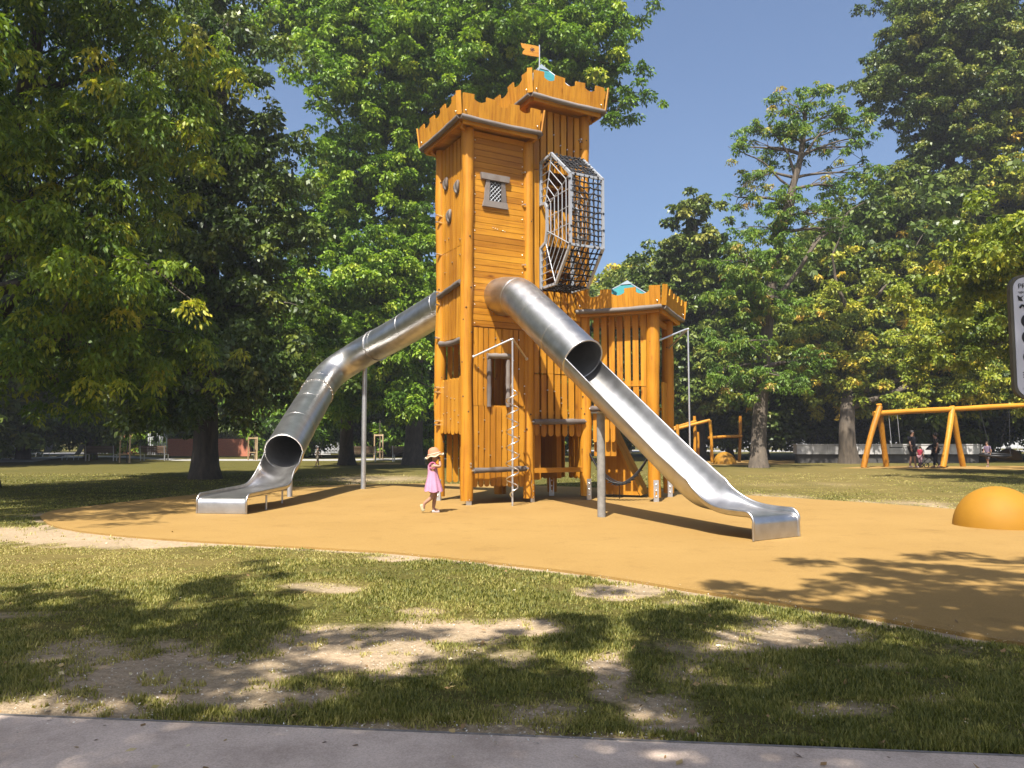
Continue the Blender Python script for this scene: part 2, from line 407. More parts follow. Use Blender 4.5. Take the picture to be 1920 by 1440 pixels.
# pale path across the far lawn, and the paving by the loungers
M['paving'] = simple('pale_far_paving', (.55, .53, .50), .9, 0, .12, 3)
fp = [(-60, 868), (60, 866), (110, 859), (200, 857), (330, 864), (620, 864), (800, 862), (900, 860), (900, 857.5), (620, 861), (330, 861), (240, 855), (120, 854.5), (40, 859), (-60, 861)]
sheet('far_path', [tuple(G(*p)[:2]) for p in fp], -.02, .008, M['paving'])
sheet('far_plaza', [tuple(G(*p)[:2]) for p in [(-40, 853), (120, 852), (300, 852), (620, 853), (620, 849), (-40, 849)]], -.02, .012, M['paving'])
sheet('far_play_surface', [tuple(G(*p)[:2]) for p in [(1268, 872), (1440, 872), (1490, 869), (1490, 864), (1268, 863)]], -.02, .012, M['rubber'])
sheet('swing_surface', [tuple(G(*p)[:2]) for p in [(1575, 878), (1940, 881), (2000, 877), (1900, 874), (1640, 874)]], -.02, .012, M['rubber'])
sheet('rear_play_surface', [tuple(G(*p)[:2]) for p in [(640, 872), (800, 871), (800, 868), (690, 869)]], -.02, .016, M['rubber'])
sheet('street', [(-20, 84), (140, 84), (140, 100), (-20, 100)], -.02, .012, M['paving'])
# ------------------------------------------------------------------ the play castle
A0 = Vector((-.92, 15.5, 0)); th = R(28.5)
U = Vector((math.cos(th), math.sin(th), 0)); V = Vector((-math.sin(th), math.cos(th), 0)); Zu = Vector((0, 0, 1))
L1 = 1.44; D1 = 1.35
castle = thing('play_castle', 'tall amber wooden castle climbing tower with two steel tube slides on the orange surface', 'play castle', A0)
def Q(u, v, z=0): return A0 + U * u + V * v + Zu * z
def steel_foot(post, p, d, h=.46):
    b = MB(); n = Vector((d[0], d[1], 0)).normalized(); s_ = Vector((-n.y, n.x, 0)); c = p + n * .105
    b.box(c + Zu * (h / 2 - .01), s_ * .055, n * .014, Zu * (h / 2 + .01), 0)
    b.box(c + s_ * .05 - n * .03 + Zu * (h / 2 - .01), s_ * .008, n * .03, Zu * (h / 2 + .01), 0)
    for k in range(3): b.ball(c + n * .016 + Zu * (h * (.25 + .27 * k)), .02, 1, sc=(1, 1, 1), n=6, m=4)
    b.build('steel_foot', [M['galv'], M['bolt']], post)
def post(p, z1, r=.12, foot=None, seed=0, knot=None):
    rr = random.Random(seed); k = 26; z0 = .09
    path = []; rad = []
    for i in range(k + 1):
        z = z0 + (z1 - z0) * i / k
        path.append((p.x + .012 * math.sin(z * 1.1 + seed), p.y + .012 * math.cos(z * .9 + seed * 2), z))
        rad.append(r * (1 + .075 * math.sin(z * 1.7 + seed) + .045 * rr.uniform(-1, 1) + (.16 * math.exp(-((z - knot) / .16) ** 2) if knot else 0)))
    rad[0] *= .96
    b = MB(); b.tube(path, rad, 14, 0, .45 + .2 * rr.random(), wob=.02)
    for i in range(int(z1 * 1.3)):                                 # countersunk bolt holes
        a = rr.uniform(-2.6, -.4); z = rr.uniform(.6, z1 - .3)
        c = Vector((p.x + math.cos(a) * r * .97, p.y + math.sin(a) * r * .97, z)); b.ball(c, .018, 1, n=6, m=4)
    o = b.build('log_post', [M['wood_v'], M['black']], castle)
    if foot: steel_foot(o, Vector((p.x, p.y, 0)), foot)
    return o
def slats(name, O, d, L, nrm, z0, z1, n, gap=.02, th_=.035, rt=0, rb=0, jit=0, bolts=True, seam=None, parent=None, label=None, skip=()):
    """row of upright boards; rt / rb round their top / bottom ends"""
    b = MB(); O = Vector(O); d = Vector(d).normalized(); nrm = Vector(nrm).normalized(); w = (L - gap * (n - 1)) / n
    for i in range(n):
        if i in skip: continue
        x0 = i * (w + gap); ja = random.uniform(-jit, jit); jb = random.uniform(-jit, jit)
        cuts = [z0 + jb] + [s_ for s_ in (seam or [])] + [z1 + ja]
        for q in range(len(cuts) - 1):
            a_, b_ = cuts[q] + (.006 if q else 0), cuts[q + 1] - (0.006 if q < len(cuts) - 2 else 0)
            poly = []
            if rb and q == 0: poly += [(w / 2 - math.cos(math.pi * t / 5) * w / 2, a_ + rb - math.sin(math.pi * t / 5) * rb) for t in range(6)]
            else: poly += [(0, a_), (w, a_)]
            if rt and q == len(cuts) - 2: poly += [(w / 2 + math.cos(math.pi * t / 5) * w / 2, b_ - rt + math.sin(math.pi * t / 5) * rt) for t in range(6)]
            else: poly += [(w, b_), (0, b_)]
            b.prism(poly, O + d * x0, d, Zu, nrm, th_ + random.uniform(-.004, .004), 0)
        if bolts and random.random() < .85:
            for _ in range(random.choice((1, 2, 2))):
                zz = random.uniform(z0 + .15 * (z1 - z0), z1 - .12 * (z1 - z0)); c = O + d * (x0 + w + gap * .5) + nrm * .012 + Zu * zz
                b.tube([c - nrm * .02, c + nrm * .022], .013, 6, 1, .5)
    return b.build(name, [M['wood_v'], M['bolt']], parent or castle, label)
def grey_log(p0, p1, r=.06, bolts=True, parent=None, name='grey_log', sag=0):
    b = MB(); p0, p1 = Vector(p0), Vector(p1); d = (p1 - p0)
    path = [p0 + d * (i / 8) - Zu * (sag * math.sin(math.pi * i / 8)) for i in range(9)]
    b.tube(path, [r * (.9 + .1 * math.sin(i * 1.9 + p0.x * 7)) for i in range(9)], 10, 0)
    if bolts:
        for q, s_ in ((p0, -1), (p1, 1)): b.tube([q, q + d.normalized() * .05 * s_], .025, 8, 1, .5)
    return b.build(name, [M['grey_log'], M['bolt']], parent or castle)
front = -V; left = -U
# posts
post(Q(0, 0), 7.72, .125, (.62, -.9), 1, knot=6.0); post(Q(L1, 0), 7.68, .115, (.8, -.6), 2)
post(Q(0, D1), 7.7, .12, (-.2, -1), 3); post(Q(L1, D1), 7.7, .11, None, 4)
post(Q(2 * L1, 0), 8.55, .12, (.6, -.9), 5); post(Q(L1 + .08, .06), 8.5, .085, None, 6)
post(Q(L1 + .1, L1), 8.5, .11, None, 7); post(Q(2 * L1, L1), 8.5, .11, (0, -1), 8)

# ---- tower 1, front: level boards with the lattice window above, uprights and a doorway below
b = MB(); z = 3.62; i = 0
while z < 7.7:
    h = .128; o = .0025 * random.uniform(-1, 1)
    b.box(Q(L1 / 2, -.005 + o, z + h / 2), U * (L1 / 2 - .10), V * .022, Zu * (h / 2 - .004), 0)
    for uu in (.16, L1 - .16):
        if i % 3 == 0: b.ball(Q(uu, -.03, z + h / 2), .014, 1, n=6, m=4)
    z += h; i += 1
b.box(Q(L1 / 2, .03, 5.66), U * (L1 / 2 - .08), V * .01, Zu * 2.05, 0, .05)
for k in range(6):
    if k != 3: b.ball(Q(.58 + .05 * k + (.03 if k > 2 else 0), -.032, 5.72 - .01 * k), .011, 1, n=6, m=4)
wall = b.build('plank_wall', [M['wood_h'], M['bolt']], castle)
wc = (.62, 6.47)                                                   # window centre (u, z)
def ubox(b, u0, u1, z0, z1, o0=-.03, o1=-.075, mi=0, slant=0):
    poly = [(u0, z0), (u1, z0), (u1 - slant, z1), (u0 + slant, z1)]
    b.prism(poly, Q(0, (o0 + o1) / 2), U, Zu, -V, abs(o1 - o0), mi)
wf = MB()
ubox(wf, wc[0] - .30, wc[0] + .30, wc[1] - .33, wc[1] - .20, -.028, -.085, 0, .03)
ubox(wf, wc[0] - .33, wc[0] + .31, wc[1] + .24, wc[1] + .37, -.028, -.10, 0, -.02)
for s_ in (-1, 1):
    wf.prism([(s_ * .26, -.20), (s_ * .15, -.20), (s_ * .13, .24), (s_ * .22, .24)][::s_], Q(wc[0], -.05, wc[1]), U, Zu, -V, .05, 0)
win = wf.build('window', [M['grey_log']], castle, 'small grey framed lattice window high on the board wall')
wb = MB(); ubox(wb, wc[0] - .17, wc[0] + .17, wc[1] - .21, wc[1] + .25, -.024, -.031, 0); wb.build('dark_pane', M['dark_window'], win)
lt = MB()
for k in range(-4, 5):
    for s_ in (-1, 1):
        a = (k * .085 - .2 * s_, -.2); c = (k * .085 + .2 * s_, .24)
        pts = []
        for t in np.linspace(0, 1, 23):
            x = a[0] + (c[0] - a[0]) * t; zz = a[1] + (c[1] - a[1]) * t
            if abs(x) < .145 and zz < .24 - max(0, (abs(x) - .05)) * .9: pts.append((x, zz))
        if len(pts) > 1:
            lt.tube([Q(wc[0] + pts[0][0], -.045 - .003 * s_, wc[1] + pts[0][1]), Q(wc[0] + pts[-1][0], -.045 - .003 * s_, wc[1] + pts[-1][1])], .0085, 5)
lt.build('lattice', M['white_metal'], win)
slats('slat_wall', Q(.14, -.004), U, .34, front, 2.0, 3.60, 3, .022)
slats('slat_wall', Q(.94, -.004), U, .38, front, 2.0, 3.60, 3, .022)
slats('slat_wall', Q(.50, -.004), U, .44, front, 3.08, 3.60, 3, .022)
slats('slat_wall', Q(.14, -.004), U, L1 - .26, front, .34, 1.98, 9, .026, rb=.06, jit=.015)
def rail(c, x, y, z, name='cross_rail'):
    b = MB(); b.box(c, x, y, z, 0, .3); return b.build(name, M['wood_h'], castle)
for zz in (1.96, 3.62, .7): rail(Q(.72, .03, zz), U * .59, V * .012, Zu * .05)
grey_log(Q(.44, -.05, 3.02), Q(.97, -.05, 3.04), .065, False)
grey_log(Q(.49, -.045, 1.98), Q(.49, -.045, 2.96), .055, False); grey_log(Q(.93, -.045, 1.98), Q(.93, -.045, 2.96), .055, False)
grey_log(Q(.10, -.16, .69), Q(1.30, -.15, .71), .062)
# ---- tower 1, left side
slats('slat_wall', Q(-.005, .12), V, D1 - .22, left, 3.42, 7.66, 6, .036, seam=[5.34])
slats('slat_wall', Q(-.02, .12), V, D1 - .22, left, 1.42, 2.60, 6, .012, rt=.05, rb=.07, jit=.02)
slats('slat_wall', Q(.1, .12), V, .36, left, .35, 1.15, 2, .03, rb=.06); 
slats('inner_slat_wall', Q(.16, D1 - .02), U, L1 - .3, front, .38, 7.6, 8, .03, rb=.05, bolts=False, seam=[3.4, 5.4])
grey_log(Q(-.08, .14, 4.55), Q(-.08, D1 - .1, 4.42), .065); grey_log(Q(-.05, .14, 3.36), Q(-.05, D1 - .12, 3.38), .065, sag=.04)
grey_log(Q(.05, .16, .82), Q(.6, D1 - .14, 1.0), .05)
for zz in (1.90, 3.40, 5.6):
    b = MB()
    for i in range(9): b.box(Q(L1 / 2, .12 + (D1 - .24) * (i + .5) / 9, zz), U * (L1 / 2 - .1), V * .055, Zu * .03)
    b.build('platform', M['wood_h'], castle)
slats('inner_slat_wall', Q(L1 - .02, .14), V, D1 - .26, left, .4, 3.3, 7, .03, bolts=False)
for (vv, zz) in ((1.0, 6.86), (.42, 6.62), (.82, 6.1)):
    b = MB(); c = Q(-.045, vv, zz); ring = [c + V * (.075 * math.cos(a)) + Zu * (.125 * math.sin(a)) + U * (-.02 * math.cos(2 * a)) for a in np.linspace(0, 2 * math.pi, 15)[:-1]]
    b.tube(ring, .034, 8, closed=True); b.build('grip_hold', M['grey_log'], castle)
# steel bolts standing proud of the posts
def pin(p, q, r=.022): b = MB(); b.tube([p, q], r, 7, 0, .5); b.build('wall_bolt', M['bolt'], castle)
for zz in (6.2, 6.05, 5.34, 4.5, 4.22, 3.5, 2.42, 2.32, 1.7, 1.62): pin(Q(-.03, D1 - .1, zz), Q(-.17, D1 - .12, zz + .01))
for zz in (.83, .77): pin(Q(.02, -.1, zz), Q(.03, -.16, zz), .02)
for zz in (7.0, 6.3, 5.0): pin(Q(L1 - .16, -.02, zz), Q(L1 - .13, -.11, zz), .02)
for zz in (8.0, 7.45): pin(Q(2 * L1 - .16, -.02, zz), Q(2 * L1 - .13, -.12, zz), .02)

# ---- crenellated parapets
def parapet(corner, du, lu, dv, lv, zb, h=.30, mh=.15, r=.055, sides=(1, 1, 1, 1), tilt=.10, per=.55):
    """corner: front left; boards stand on a grey log all round and lean out a little; boarded underneath"""
    b = MB(); kids = []
    c0, c1, c2, c3 = corner, corner + du * lu, corner + du * lu + dv * lv, corner + dv * lv
    for q, (a, e, nrm) in enumerate(((c0, c1, -dv), (c1, c2, du), (c2, c3, dv), (c3, c0, -du))):
        if not sides[q]: continue
        a, e = Vector(a), Vector(e); L = (e - a).length; d = (e - a) / L
        up = (Zu + nrm * tilt).normalized()
        nm = max(2, round((L - .22) / per)); p_ = (L - .24) / nm; mw = .25               # merlons at both ends
        n = max(4, round(L / .118)); w = L / n
        top_ = lambda x: h + mh + .012 * math.sin(x * 5) if (x % p_) < mw else h + .05 * (2 * ((x % p_) - mw) / (p_ - mw) - 1) ** 2
        for i in range(n):
            x0 = i * w; x1 = x0 + w - .0035; xs = sorted(set([x1 - (x1 - x0) * t / 8 for t in range(9)] + [k * p_ + o_ for k in range(nm + 1) for o_ in (.0005, mw - .0005, mw + .0005, -.0005) if x0 < k * p_ + o_ < x1]), reverse=True)
            b.prism([(x0, 0), (x1, 0)] + [(x, top_(x)) for x in xs], a + Zu * (zb + .03) + nrm * .05, d, up, nrm, .03, 0, random.uniform(.45, .95))
        for x in (.07, L - .07): b.ball(a + d * x + Zu * (zb + .12) + nrm * .085, .02, 1, n=6, m=4)
        g = MB(); pth = [a - d * .03 + (d * (L + .06)) * (i / 8) + Zu * (zb - .02 * math.sin(math.pi * i / 8)) + nrm * .055 for i in range(9)]
        g.tube(pth, [r * (.95 + .07 * math.sin(i * 2.3)) for i in range(9)], 10)
        kids.append(('trim_log', g, M['grey_log']))
        bm_ = MB(); bm_.box((a + e) / 2 + Zu * (zb - .07) - nrm * .02, d * (L / 2 - .05 - .002 * q), nrm * .03, Zu * (.045 + .001 * q)); kids.append(('bearer', bm_, M['wood_h']))
    for c_, n1, n2 in ((c0, -dv, -du), (c1, -dv, du), (c2, dv, du), (c3, dv, -du)):   # boards closing the corners
        if sides[3] == 0 and n2 == -du: continue
        dg_ = (n1 + n2); hh = h + mh + .02; zz = (Zu + dg_ * tilt) * (hh / 2)
        b.box(Vector(c_) + dg_ * .058 + Zu * (zb + .02) + zz, (n1 - n2).normalized() * .055, dg_.normalized() * .016, zz, 0, .85)
    sf = MB(); n = max(4, round(lv / .14))
    for i in range(n):
        c = corner + du * (lu / 2) + dv * (lv * (i + .5) / n) + Zu * (zb - .005); sf.box(c, du * (lu / 2 + .01), dv * (lv / n / 2 - .003), Zu * .014)
    kids.append(('soffit', sf, M['wood_h']))
    o = b.build('parapet', [M['wood_v'], M['bolt']], castle)
    for nm_, g, mt in kids: g.build(nm_, mt, o)
    return o
parapet(Q(-.31, -.34, 0), U, L1 + .37, V, D1 + .64, 7.80, h=.31, mh=.13)
parapet(Q(L1 - .12, -.37, 0), U, L1 + .37, V, L1 + .70, 8.60, h=.33, mh=.15)
# brackets under the overhang
for (u_, v_, z_) in ((-.14, -.12, 7.68), (-.14, D1 + .1, 7.68), (2 * L1 + .1, -.1, 8.50), (2 * L1 + .12, L1, 8.50)):
    rail(Q(u_, v_, z_), (U + V).normalized() * .16, (U - V).normalized() * .03, Zu * .05, 'bracket')

# ---- roof of the tall tower with its flag
def roof(c, half, du, dv, z0, z1, n=9):
    b = MB(); cor = [c + du * (sx * half) + dv * (sy * half) for sx, sy in ((-1, -1), (1, -1), (1, 1), (-1, 1))]
    for k in range(n):
        t0, t1 = k / n * .86, (k + 1) / n * .86 - .022
        for i in range(4):
            a, e = cor[i], cor[(i + 1) % 4]
            pt = lambda q, t, o: Vector((q.x + (c.x - q.x) * t, q.y + (c.y - q.y) * t, z0 + (z1 - z0) * t + o))
            q = [pt(a, t0, .02), pt(e, t0, .02), pt(e, t1, .03), pt(a, t1, .03)]; q2 = [v_ - Zu * .03 for v_ in q]
            b.add(q + q2, [(0, 1, 2, 3), (7, 6, 5, 4), (0, 4, 5, 1), (2, 6, 7, 3)], 0)
    o = b.build('roof', M['roof'], castle)
    g = MB()
    for i in range(4): g.tube([Vector((cor[i].x, cor[i].y, z0 + .03)), Vector((c.x, c.y, z1 + .02))], .022, 6)
    apex = Vector((c.x, c.y, z1 + .06)); base = [Vector((q.x + (c.x - q.x) * .84, q.y + (c.y - q.y) * .84, z0 + (z1 - z0) * .84 + .05)) for q in cor]
    g.add(base + [apex], [(0, 1, 4), (1, 2, 4), (2, 3, 4), (3, 0, 4)], 0)
    g.build('roof_cap', M['roof_cap'], o); return o
c2 = Q(L1 * 1.5, L1 * .5); roof(c2 + U * .05, .92, U, V, 8.74, 9.92)
b = MB(); b.tube([c2 + Zu * 9.8, c2 + Zu * 10.42], .016, 8); pole = b.build('flagpole', M['white_metal'], castle)
b = MB(); fx = []; n = 10
fd = Vector((-.985, -.17, 0))
top = [(0, .0), (.1, .015), (.2, .025), (.3, .03), (.43, .045)]; bot = [(.40, -.06), (.33, -.09), (.38, -.15), (.39, -.21), (.3, -.23), (.2, -.24), (.1, -.245), (0, -.25)]
b.prism(top + bot, c2 + Zu * 10.38 + fd * .012, fd, Zu, fd.cross(Zu), .02, 0, .6)
flag = b.build('flag', M['wood_h'], pole, 'small amber wooden pennant with a dark star mark')
b = MB()
for k in range(3):
    a = k * math.pi / 3 + .3; dd = fd * math.cos(a) + Zu * math.sin(a); nn = Zu * math.cos(a) - fd * math.sin(a)
    b.box(c2 + Zu * 10.29 + fd * .17 + fd.cross(Zu) * -.012 * (1 if fd.cross(Zu).y > 0 else -1), dd * .055, nn * .01, fd.cross(Zu) * .004)
b.build('star_mark', simple('dark_red_brown_mark', (.12, .03, .015), .6), flag)

# ---- tall tower, front
slats('slat_wall', Q(L1 + .13, -.012), U, L1 - .26, front, 3.9, 4.5, 7, .042, bolts=False)
slats('slat_wall', Q(L1 + .13, -.012), U, L1 - .26, front, 7.15, 8.5, 7, .042)
slats('slat_wall', Q(L1 + .13, -.012), U, .30, front, 4.52, 7.13, 2, .042)
slats('slat_wall', Q(2 * L1 - .28, -.012), U, .14, front, 4.52, 7.13, 1, .042)
slats('slat_wall', Q(L1 + .46, -.012), U, .68, front, 5.5, 6.3, 4, .05)
slats('slat_wall', Q(L1 + .13, -.004), U, L1 - .26, front, 2.72, 3.88, 7, .05)
slats('slat_wall', Q(L1 + .13, -.004), U, L1 - .26, front, 1.38, 2.70, 7, .05, rb=.07, jit=.02)
slats('inner_slat_wall', Q(L1 + .13, L1 - .02), U, L1 - .26, front, .4, 8.4, 9, .03, bolts=False, rb=.05, seam=[3., 6.], skip=(4,))
slats('inner_slat_wall', Q(2 * L1 - .02, .12), V, L1 - .22, left, .45, 2.6, 7, .03, bolts=False, rb=.05, skip=(3,))
slats('inner_slat_wall', Q(2 * L1 - .02, .12), V, L1 - .22, left, 2.7, 8.45, 8, .03, bolts=False, seam=[5.2])
grey_log(Q(L1 + .08, -.1, 1.68), Q(2 * L1 - .1, -.1, 1.70), .07)
rail(Q(L1 * 1.5, .02, .66), U * (L1 / 2 - .1), V * .07, Zu * .05); rail(Q(L1 * 1.5, .03, 3.88), U * (L1 / 2 - .1), V * .012, Zu * .05)
for zz in (1.9, 3.4, 5.0, 6.9):
    b = MB()
    for i in range(8): b.box(Q(L1 * 1.5, .14 + (L1 - .26) * (i + .5) / 8, zz), U * (L1 / 2 - .12), V * .06, Zu * .03)
    b.build('platform', M['wood_h'], castle)
# play panels inside the bay under the tall tower
for u_, v_, w_, d_ in ((.35, .75, .1, .5), (1.1, .95, .06, .4)):
    b = MB(); b.box(Q(L1 + u_, v_, .95), U * w_, V * d_, Zu * .5, 0, .2); b.build('inner_panel', M['wood_v'], castle)

# ---- net cage on the tall tower
cage = thing('net_cage', None, None, (0, 0, 0)); cage.parent = castle
prof = [(0, 7.30), (.46, 7.36), (1.17, 6.72), (1.17, 5.25), (.60, 4.54), (0, 4.54), (0, 5.42), (.20, 5.50), (.26, 5.74), (.26, 6.24), (.18, 6.36), (0, 6.38)]
S0, S1 = L1 + .30, L1 + 1.10
for s_ in (S0, S1):
    b = MB(); pts = [Q(s_, -.03 - p, zz) for p, zz in prof]
    for i in range(len(pts)):
        p0, p1 = pts[i], pts[(i + 1) % len(pts)]; d = (p1 - p0)
        nn = d.normalized().cross(U)
        b.box((p0 + p1) / 2, d / 2 + d.normalized() * .02, U * (.026 + .001 * (i % 2)), nn * .026, 0, .5)
    fr = b.build('side_frame', M['white_metal'], cage)
    # white rods following the outline
    g = MB()
    outer = [(0, 7.30), (.46, 7.36), (1.17, 6.72), (1.17, 5.25), (.60, 4.54), (0, 4.54)]
    inner = [(0, 6.38), (.2, 6.36), (.26, 6.24), (.26, 5.74), (.2, 5.50), (0, 5.42)]
    for k in range(1, 6):
        t = k / 6
        ln = [Q(s_, -.03 - (a[0] + (c[0] - a[0]) * t), a[1] + (c[1] - a[1]) * t) for a, c in zip(inner, outer)]
        g.tube(ln, .011, 5, smooth=False)
    for a, c in zip(inner[1:5], outer[1:5]): g.tube([Q(s_, -.03 - a[0], a[1]), Q(s_, -.03 - c[0], c[1])], .013, 5)
    for k in range(1, 4):
        zz = 5.30 + k * .36; g.tube([Q(s_, -.03 - .26, zz), Q(s_, -.03 - 1.17, zz + .03)], .010, 5)
    g.build('rod_grille', M['white_metal'], fr)
    g = MB()                                                       # rope lashings along the frame
    for i in range(6):
        if i == 5: continue
        p0, p1 = outer[i], outer[i + 1]; L = math.hypot(p1[0] - p0[0], p1[1] - p0[1])
        for k in range(int(L / .085)):
            t = (k + .5) / int(L / .085); c = Q(s_, -.03 - (p0[0] + (p1[0] - p0[0]) * t), p0[1] + (p1[1] - p0[1]) * t)
            g.ball(c + front * -.035, .019, n=5, m=4)
    tag(g.build('lashing', M['rope'], fr), kind='stuff')
for p, zz in ((1.17, 6.72), (1.17, 5.25)):
    b = MB(); b.box(Q((S0 + S1) / 2, -.03 - p, zz), U * ((S1 - S0) / 2), V * .024, Zu * .024); b.build('cross_bar', M['white_metal'], cage)
b = MB(); o5 = [(.0, 7.30), (.46, 7.36), (1.17, 6.72), (1.17, 5.25), (.60, 4.54), (0, 4.54)]
for i in range(5):
    p0, p1 = o5[i], o5[i + 1]; L = math.hypot(p1[0] - p0[0], p1[1] - p0[1]); n = max(2, round(L / .125)); nw = 7
    gp = lambda a, t: Q(S0 + (S1 - S0) * a, -.03 - (p0[0] + (p1[0] - p0[0]) * t), p0[1] + (p1[1] - p0[1]) * t)
    jit = {}
    def nd(a, t):
        if (a, t) not in jit: jit[(a, t)] = gp(a / nw, t / n) + Vector((random.uniform(-.012, .012), random.uniform(-.02, .02), random.uniform(-.014, .014)))
        return jit[(a, t)]
    for a in range(nw + 1):
        for t in range(n + 1):
            if a < nw and 0 < t: b.tube([nd(a, t), nd(a + 1, t)], .015, 4, caps=False)
            if t < n: b.tube([nd(a, t), nd(a, t + 1)], .015, 4, caps=False)
            b.ball(nd(a, t), .032, n=5, m=3)
b.build('climbing_net', M['rope'], cage)

# ---- small tower on the right
A3 = Q(2 * L1, 0) + Vector((.06, .05, 0)); t3 = R(-23)
U3 = Vector((math.cos(t3), math.sin(t3), 0)); V3 = Vector((-math.sin(t3), math.cos(t3), 0)); L3 = 1.46
Q3 = lambda u, v, z=0: A3 + U3 * u + V3 * v + Zu * z
post(Q3(L3, 0), 4.05, .135, (.1, -1), 9); post(Q3(L3, 1.5), 4.05, .13, (0, -1), 10); post(Q3(0.05, 1.5), 4.05, .12, (0, -1), 11)
slats('slat_wall', Q3(.14, .03), U3, L3 - .28, -V3, 1.55, 4.0, 7, .05, seam=[2.45], bolts=False)
rail(Q3(L3 / 2, .07, 2.52), U3 * (L3 / 2 - .1), V3 * .02, Zu * .06); rail(Q3(L3 / 2, .07, 3.84), U3 * (L3 / 2 - .1), V3 * .02, Zu * .05); rail(Q3(L3 - .0, .75, 3.9), U3 * .03, V3 * .62, Zu * .06)
parapet(Q3(-.12, -.28), U3, L3 + .38, V3, 1.5 + .56, 4.10, h=.26, mh=.15, sides=(1, 1, 1, 0), per=.5)
roof(Q3(L3 / 2, .75), .95, U3, V3, 4.18, 4.88, 7)
slats('slat_wall', Q3(L3, .9), V3, .5, U3, 1.0, 2.6, 3, .02, bolts=False)
b = MB(); b.box(Q3(L3 / 2, .75, 2.0), U3 * (L3 / 2 - .05), V3 * .7, Zu * .03); b.build('platform', M['wood_h'], castle)
grey_log(Q3(.1, -.1, 1.98), Q3(.55, -.1, 1.98), .07); slats('slat_wall', Q3(.12, 0), U3, .5, -V3, 1.25, 1.96, 4, .03, rb=.06, bolts=False)
slats('slat_wall', Q3(.1, .14), U3, .5, -V3, .95, 1.7, 4, .01, bolts=False)
# sloping climbing ramp seen under the slide
b = MB(); ra, rb_ = Q3(.0, 1.28, 2.0), Q3(.95, 1.28, .06)
ndir = (rb_ - ra).normalized(); sd = V3; nn = ndir.cross(sd)
for k in range(5): b.box((ra + rb_) / 2 + sd * (-.3 + k * .15), (rb_ - ra) / 2, sd * .073, nn * .025)
b.prism([(0, 0), (.95, 0), (.12, 1.95), (0, 1.95)], Q3(-.05, .94, .06), U3, Zu, V3, .04)
b.build('climbing_ramp', M['wood_v'], castle)
# rope hammock with chain ends
b = MB(); h0, h1 = Q(2 * L1 + .02, -.13, .98), Q3(L3 - .1, -.05, .95)
for k in range(-2, 3):
    ln = []
    for i in range(15):
        t = i / 14; c = h0.lerp(h1, t); sg = .62 * (1 - (2 * t - 1) ** 2)
        wdt = .09 * math.sin(math.pi * t)
        ln.append(c - Zu * sg + V3 * (wdt * k) + Zu * (.02 * abs(k)))
    b.tube(ln, .012, 5)
for i in range(2, 13):
    t = i / 14; c = h0.lerp(h1, t) - Zu * .62 * (1 - (2 * t - 1) ** 2); w = .2 * math.sin(math.pi * t)
    b.box(c, V3 * w, (h1 - h0).normalized() * .03, Zu * .008)
b.tube([h0.lerp(h1, .5) - Zu * .62, h0.lerp(h1, .5) - Zu * .92], .008, 5)
b.build('rope_hammock', M['black'], castle, 'dark slung hammock under the small tower')
# ---- spiral climbing pole in front of the doorway, sliding pole at the right
def pole_set(base, h, anchors, spiral=None):
    b = MB(); b.tube([base, base + Zu * h], .02, 10)
    o = b.build('climbing_pole', M['galv'], castle)
    g = MB()
    for a in anchors: g.tube(smooth_path([a, a + (base + Zu * h - a) * .93, base + Zu * (h - .03)], 4), .021, 8)
    for a in anchors: g.ball(a, .035, n=8, m=6)
    g.build('bracket', M['galv'], o)
    if spiral:
        g = MB(); z0, z1, r, turns = spiral; n = int(turns * 16); pts = []
        for i in range(n + 1):
            t = i / n; a = t * turns * 2 * math.pi + 1.2; rr = r * min(1, t * 8, (1 - t) * 8)
            pts.append(base + Vector((math.cos(a) * rr, math.sin(a) * rr, z0 + (z1 - z0) * t)))
        g.tube(pts, .013, 6); g.build('spiral', M['bolt'], o)
    return o
pole_set(Q(L1 / 2 - .02, -.66), 3.32, [Q(.10, -.12, 2.98), Q(L1 - .1, -.1, 3.0)], (.12, 2.45, .125, 7.5))
pb_ = Q3(L3 + .62, .75); pole_set(pb_, 3.75, [Q3(L3 + .05, .05, 3.4), Q3(L3 + .05, 1.42, 3.4)])
# white rings hanging behind the ramp
b = MB()
for k, (u_, v_) in enumerate(((.9, 1.35), (1.15, 1.3))): b.tube([Q3(u_, v_, 1.95), Q3(u_, v_, 1.25)], .012, 5)
b.tube([Q3(.9, 1.35, 1.25), Q3(1.15, 1.3, 1.25)], .018, 6)
b.build('hanging_bar', M['white_metal'], castle)
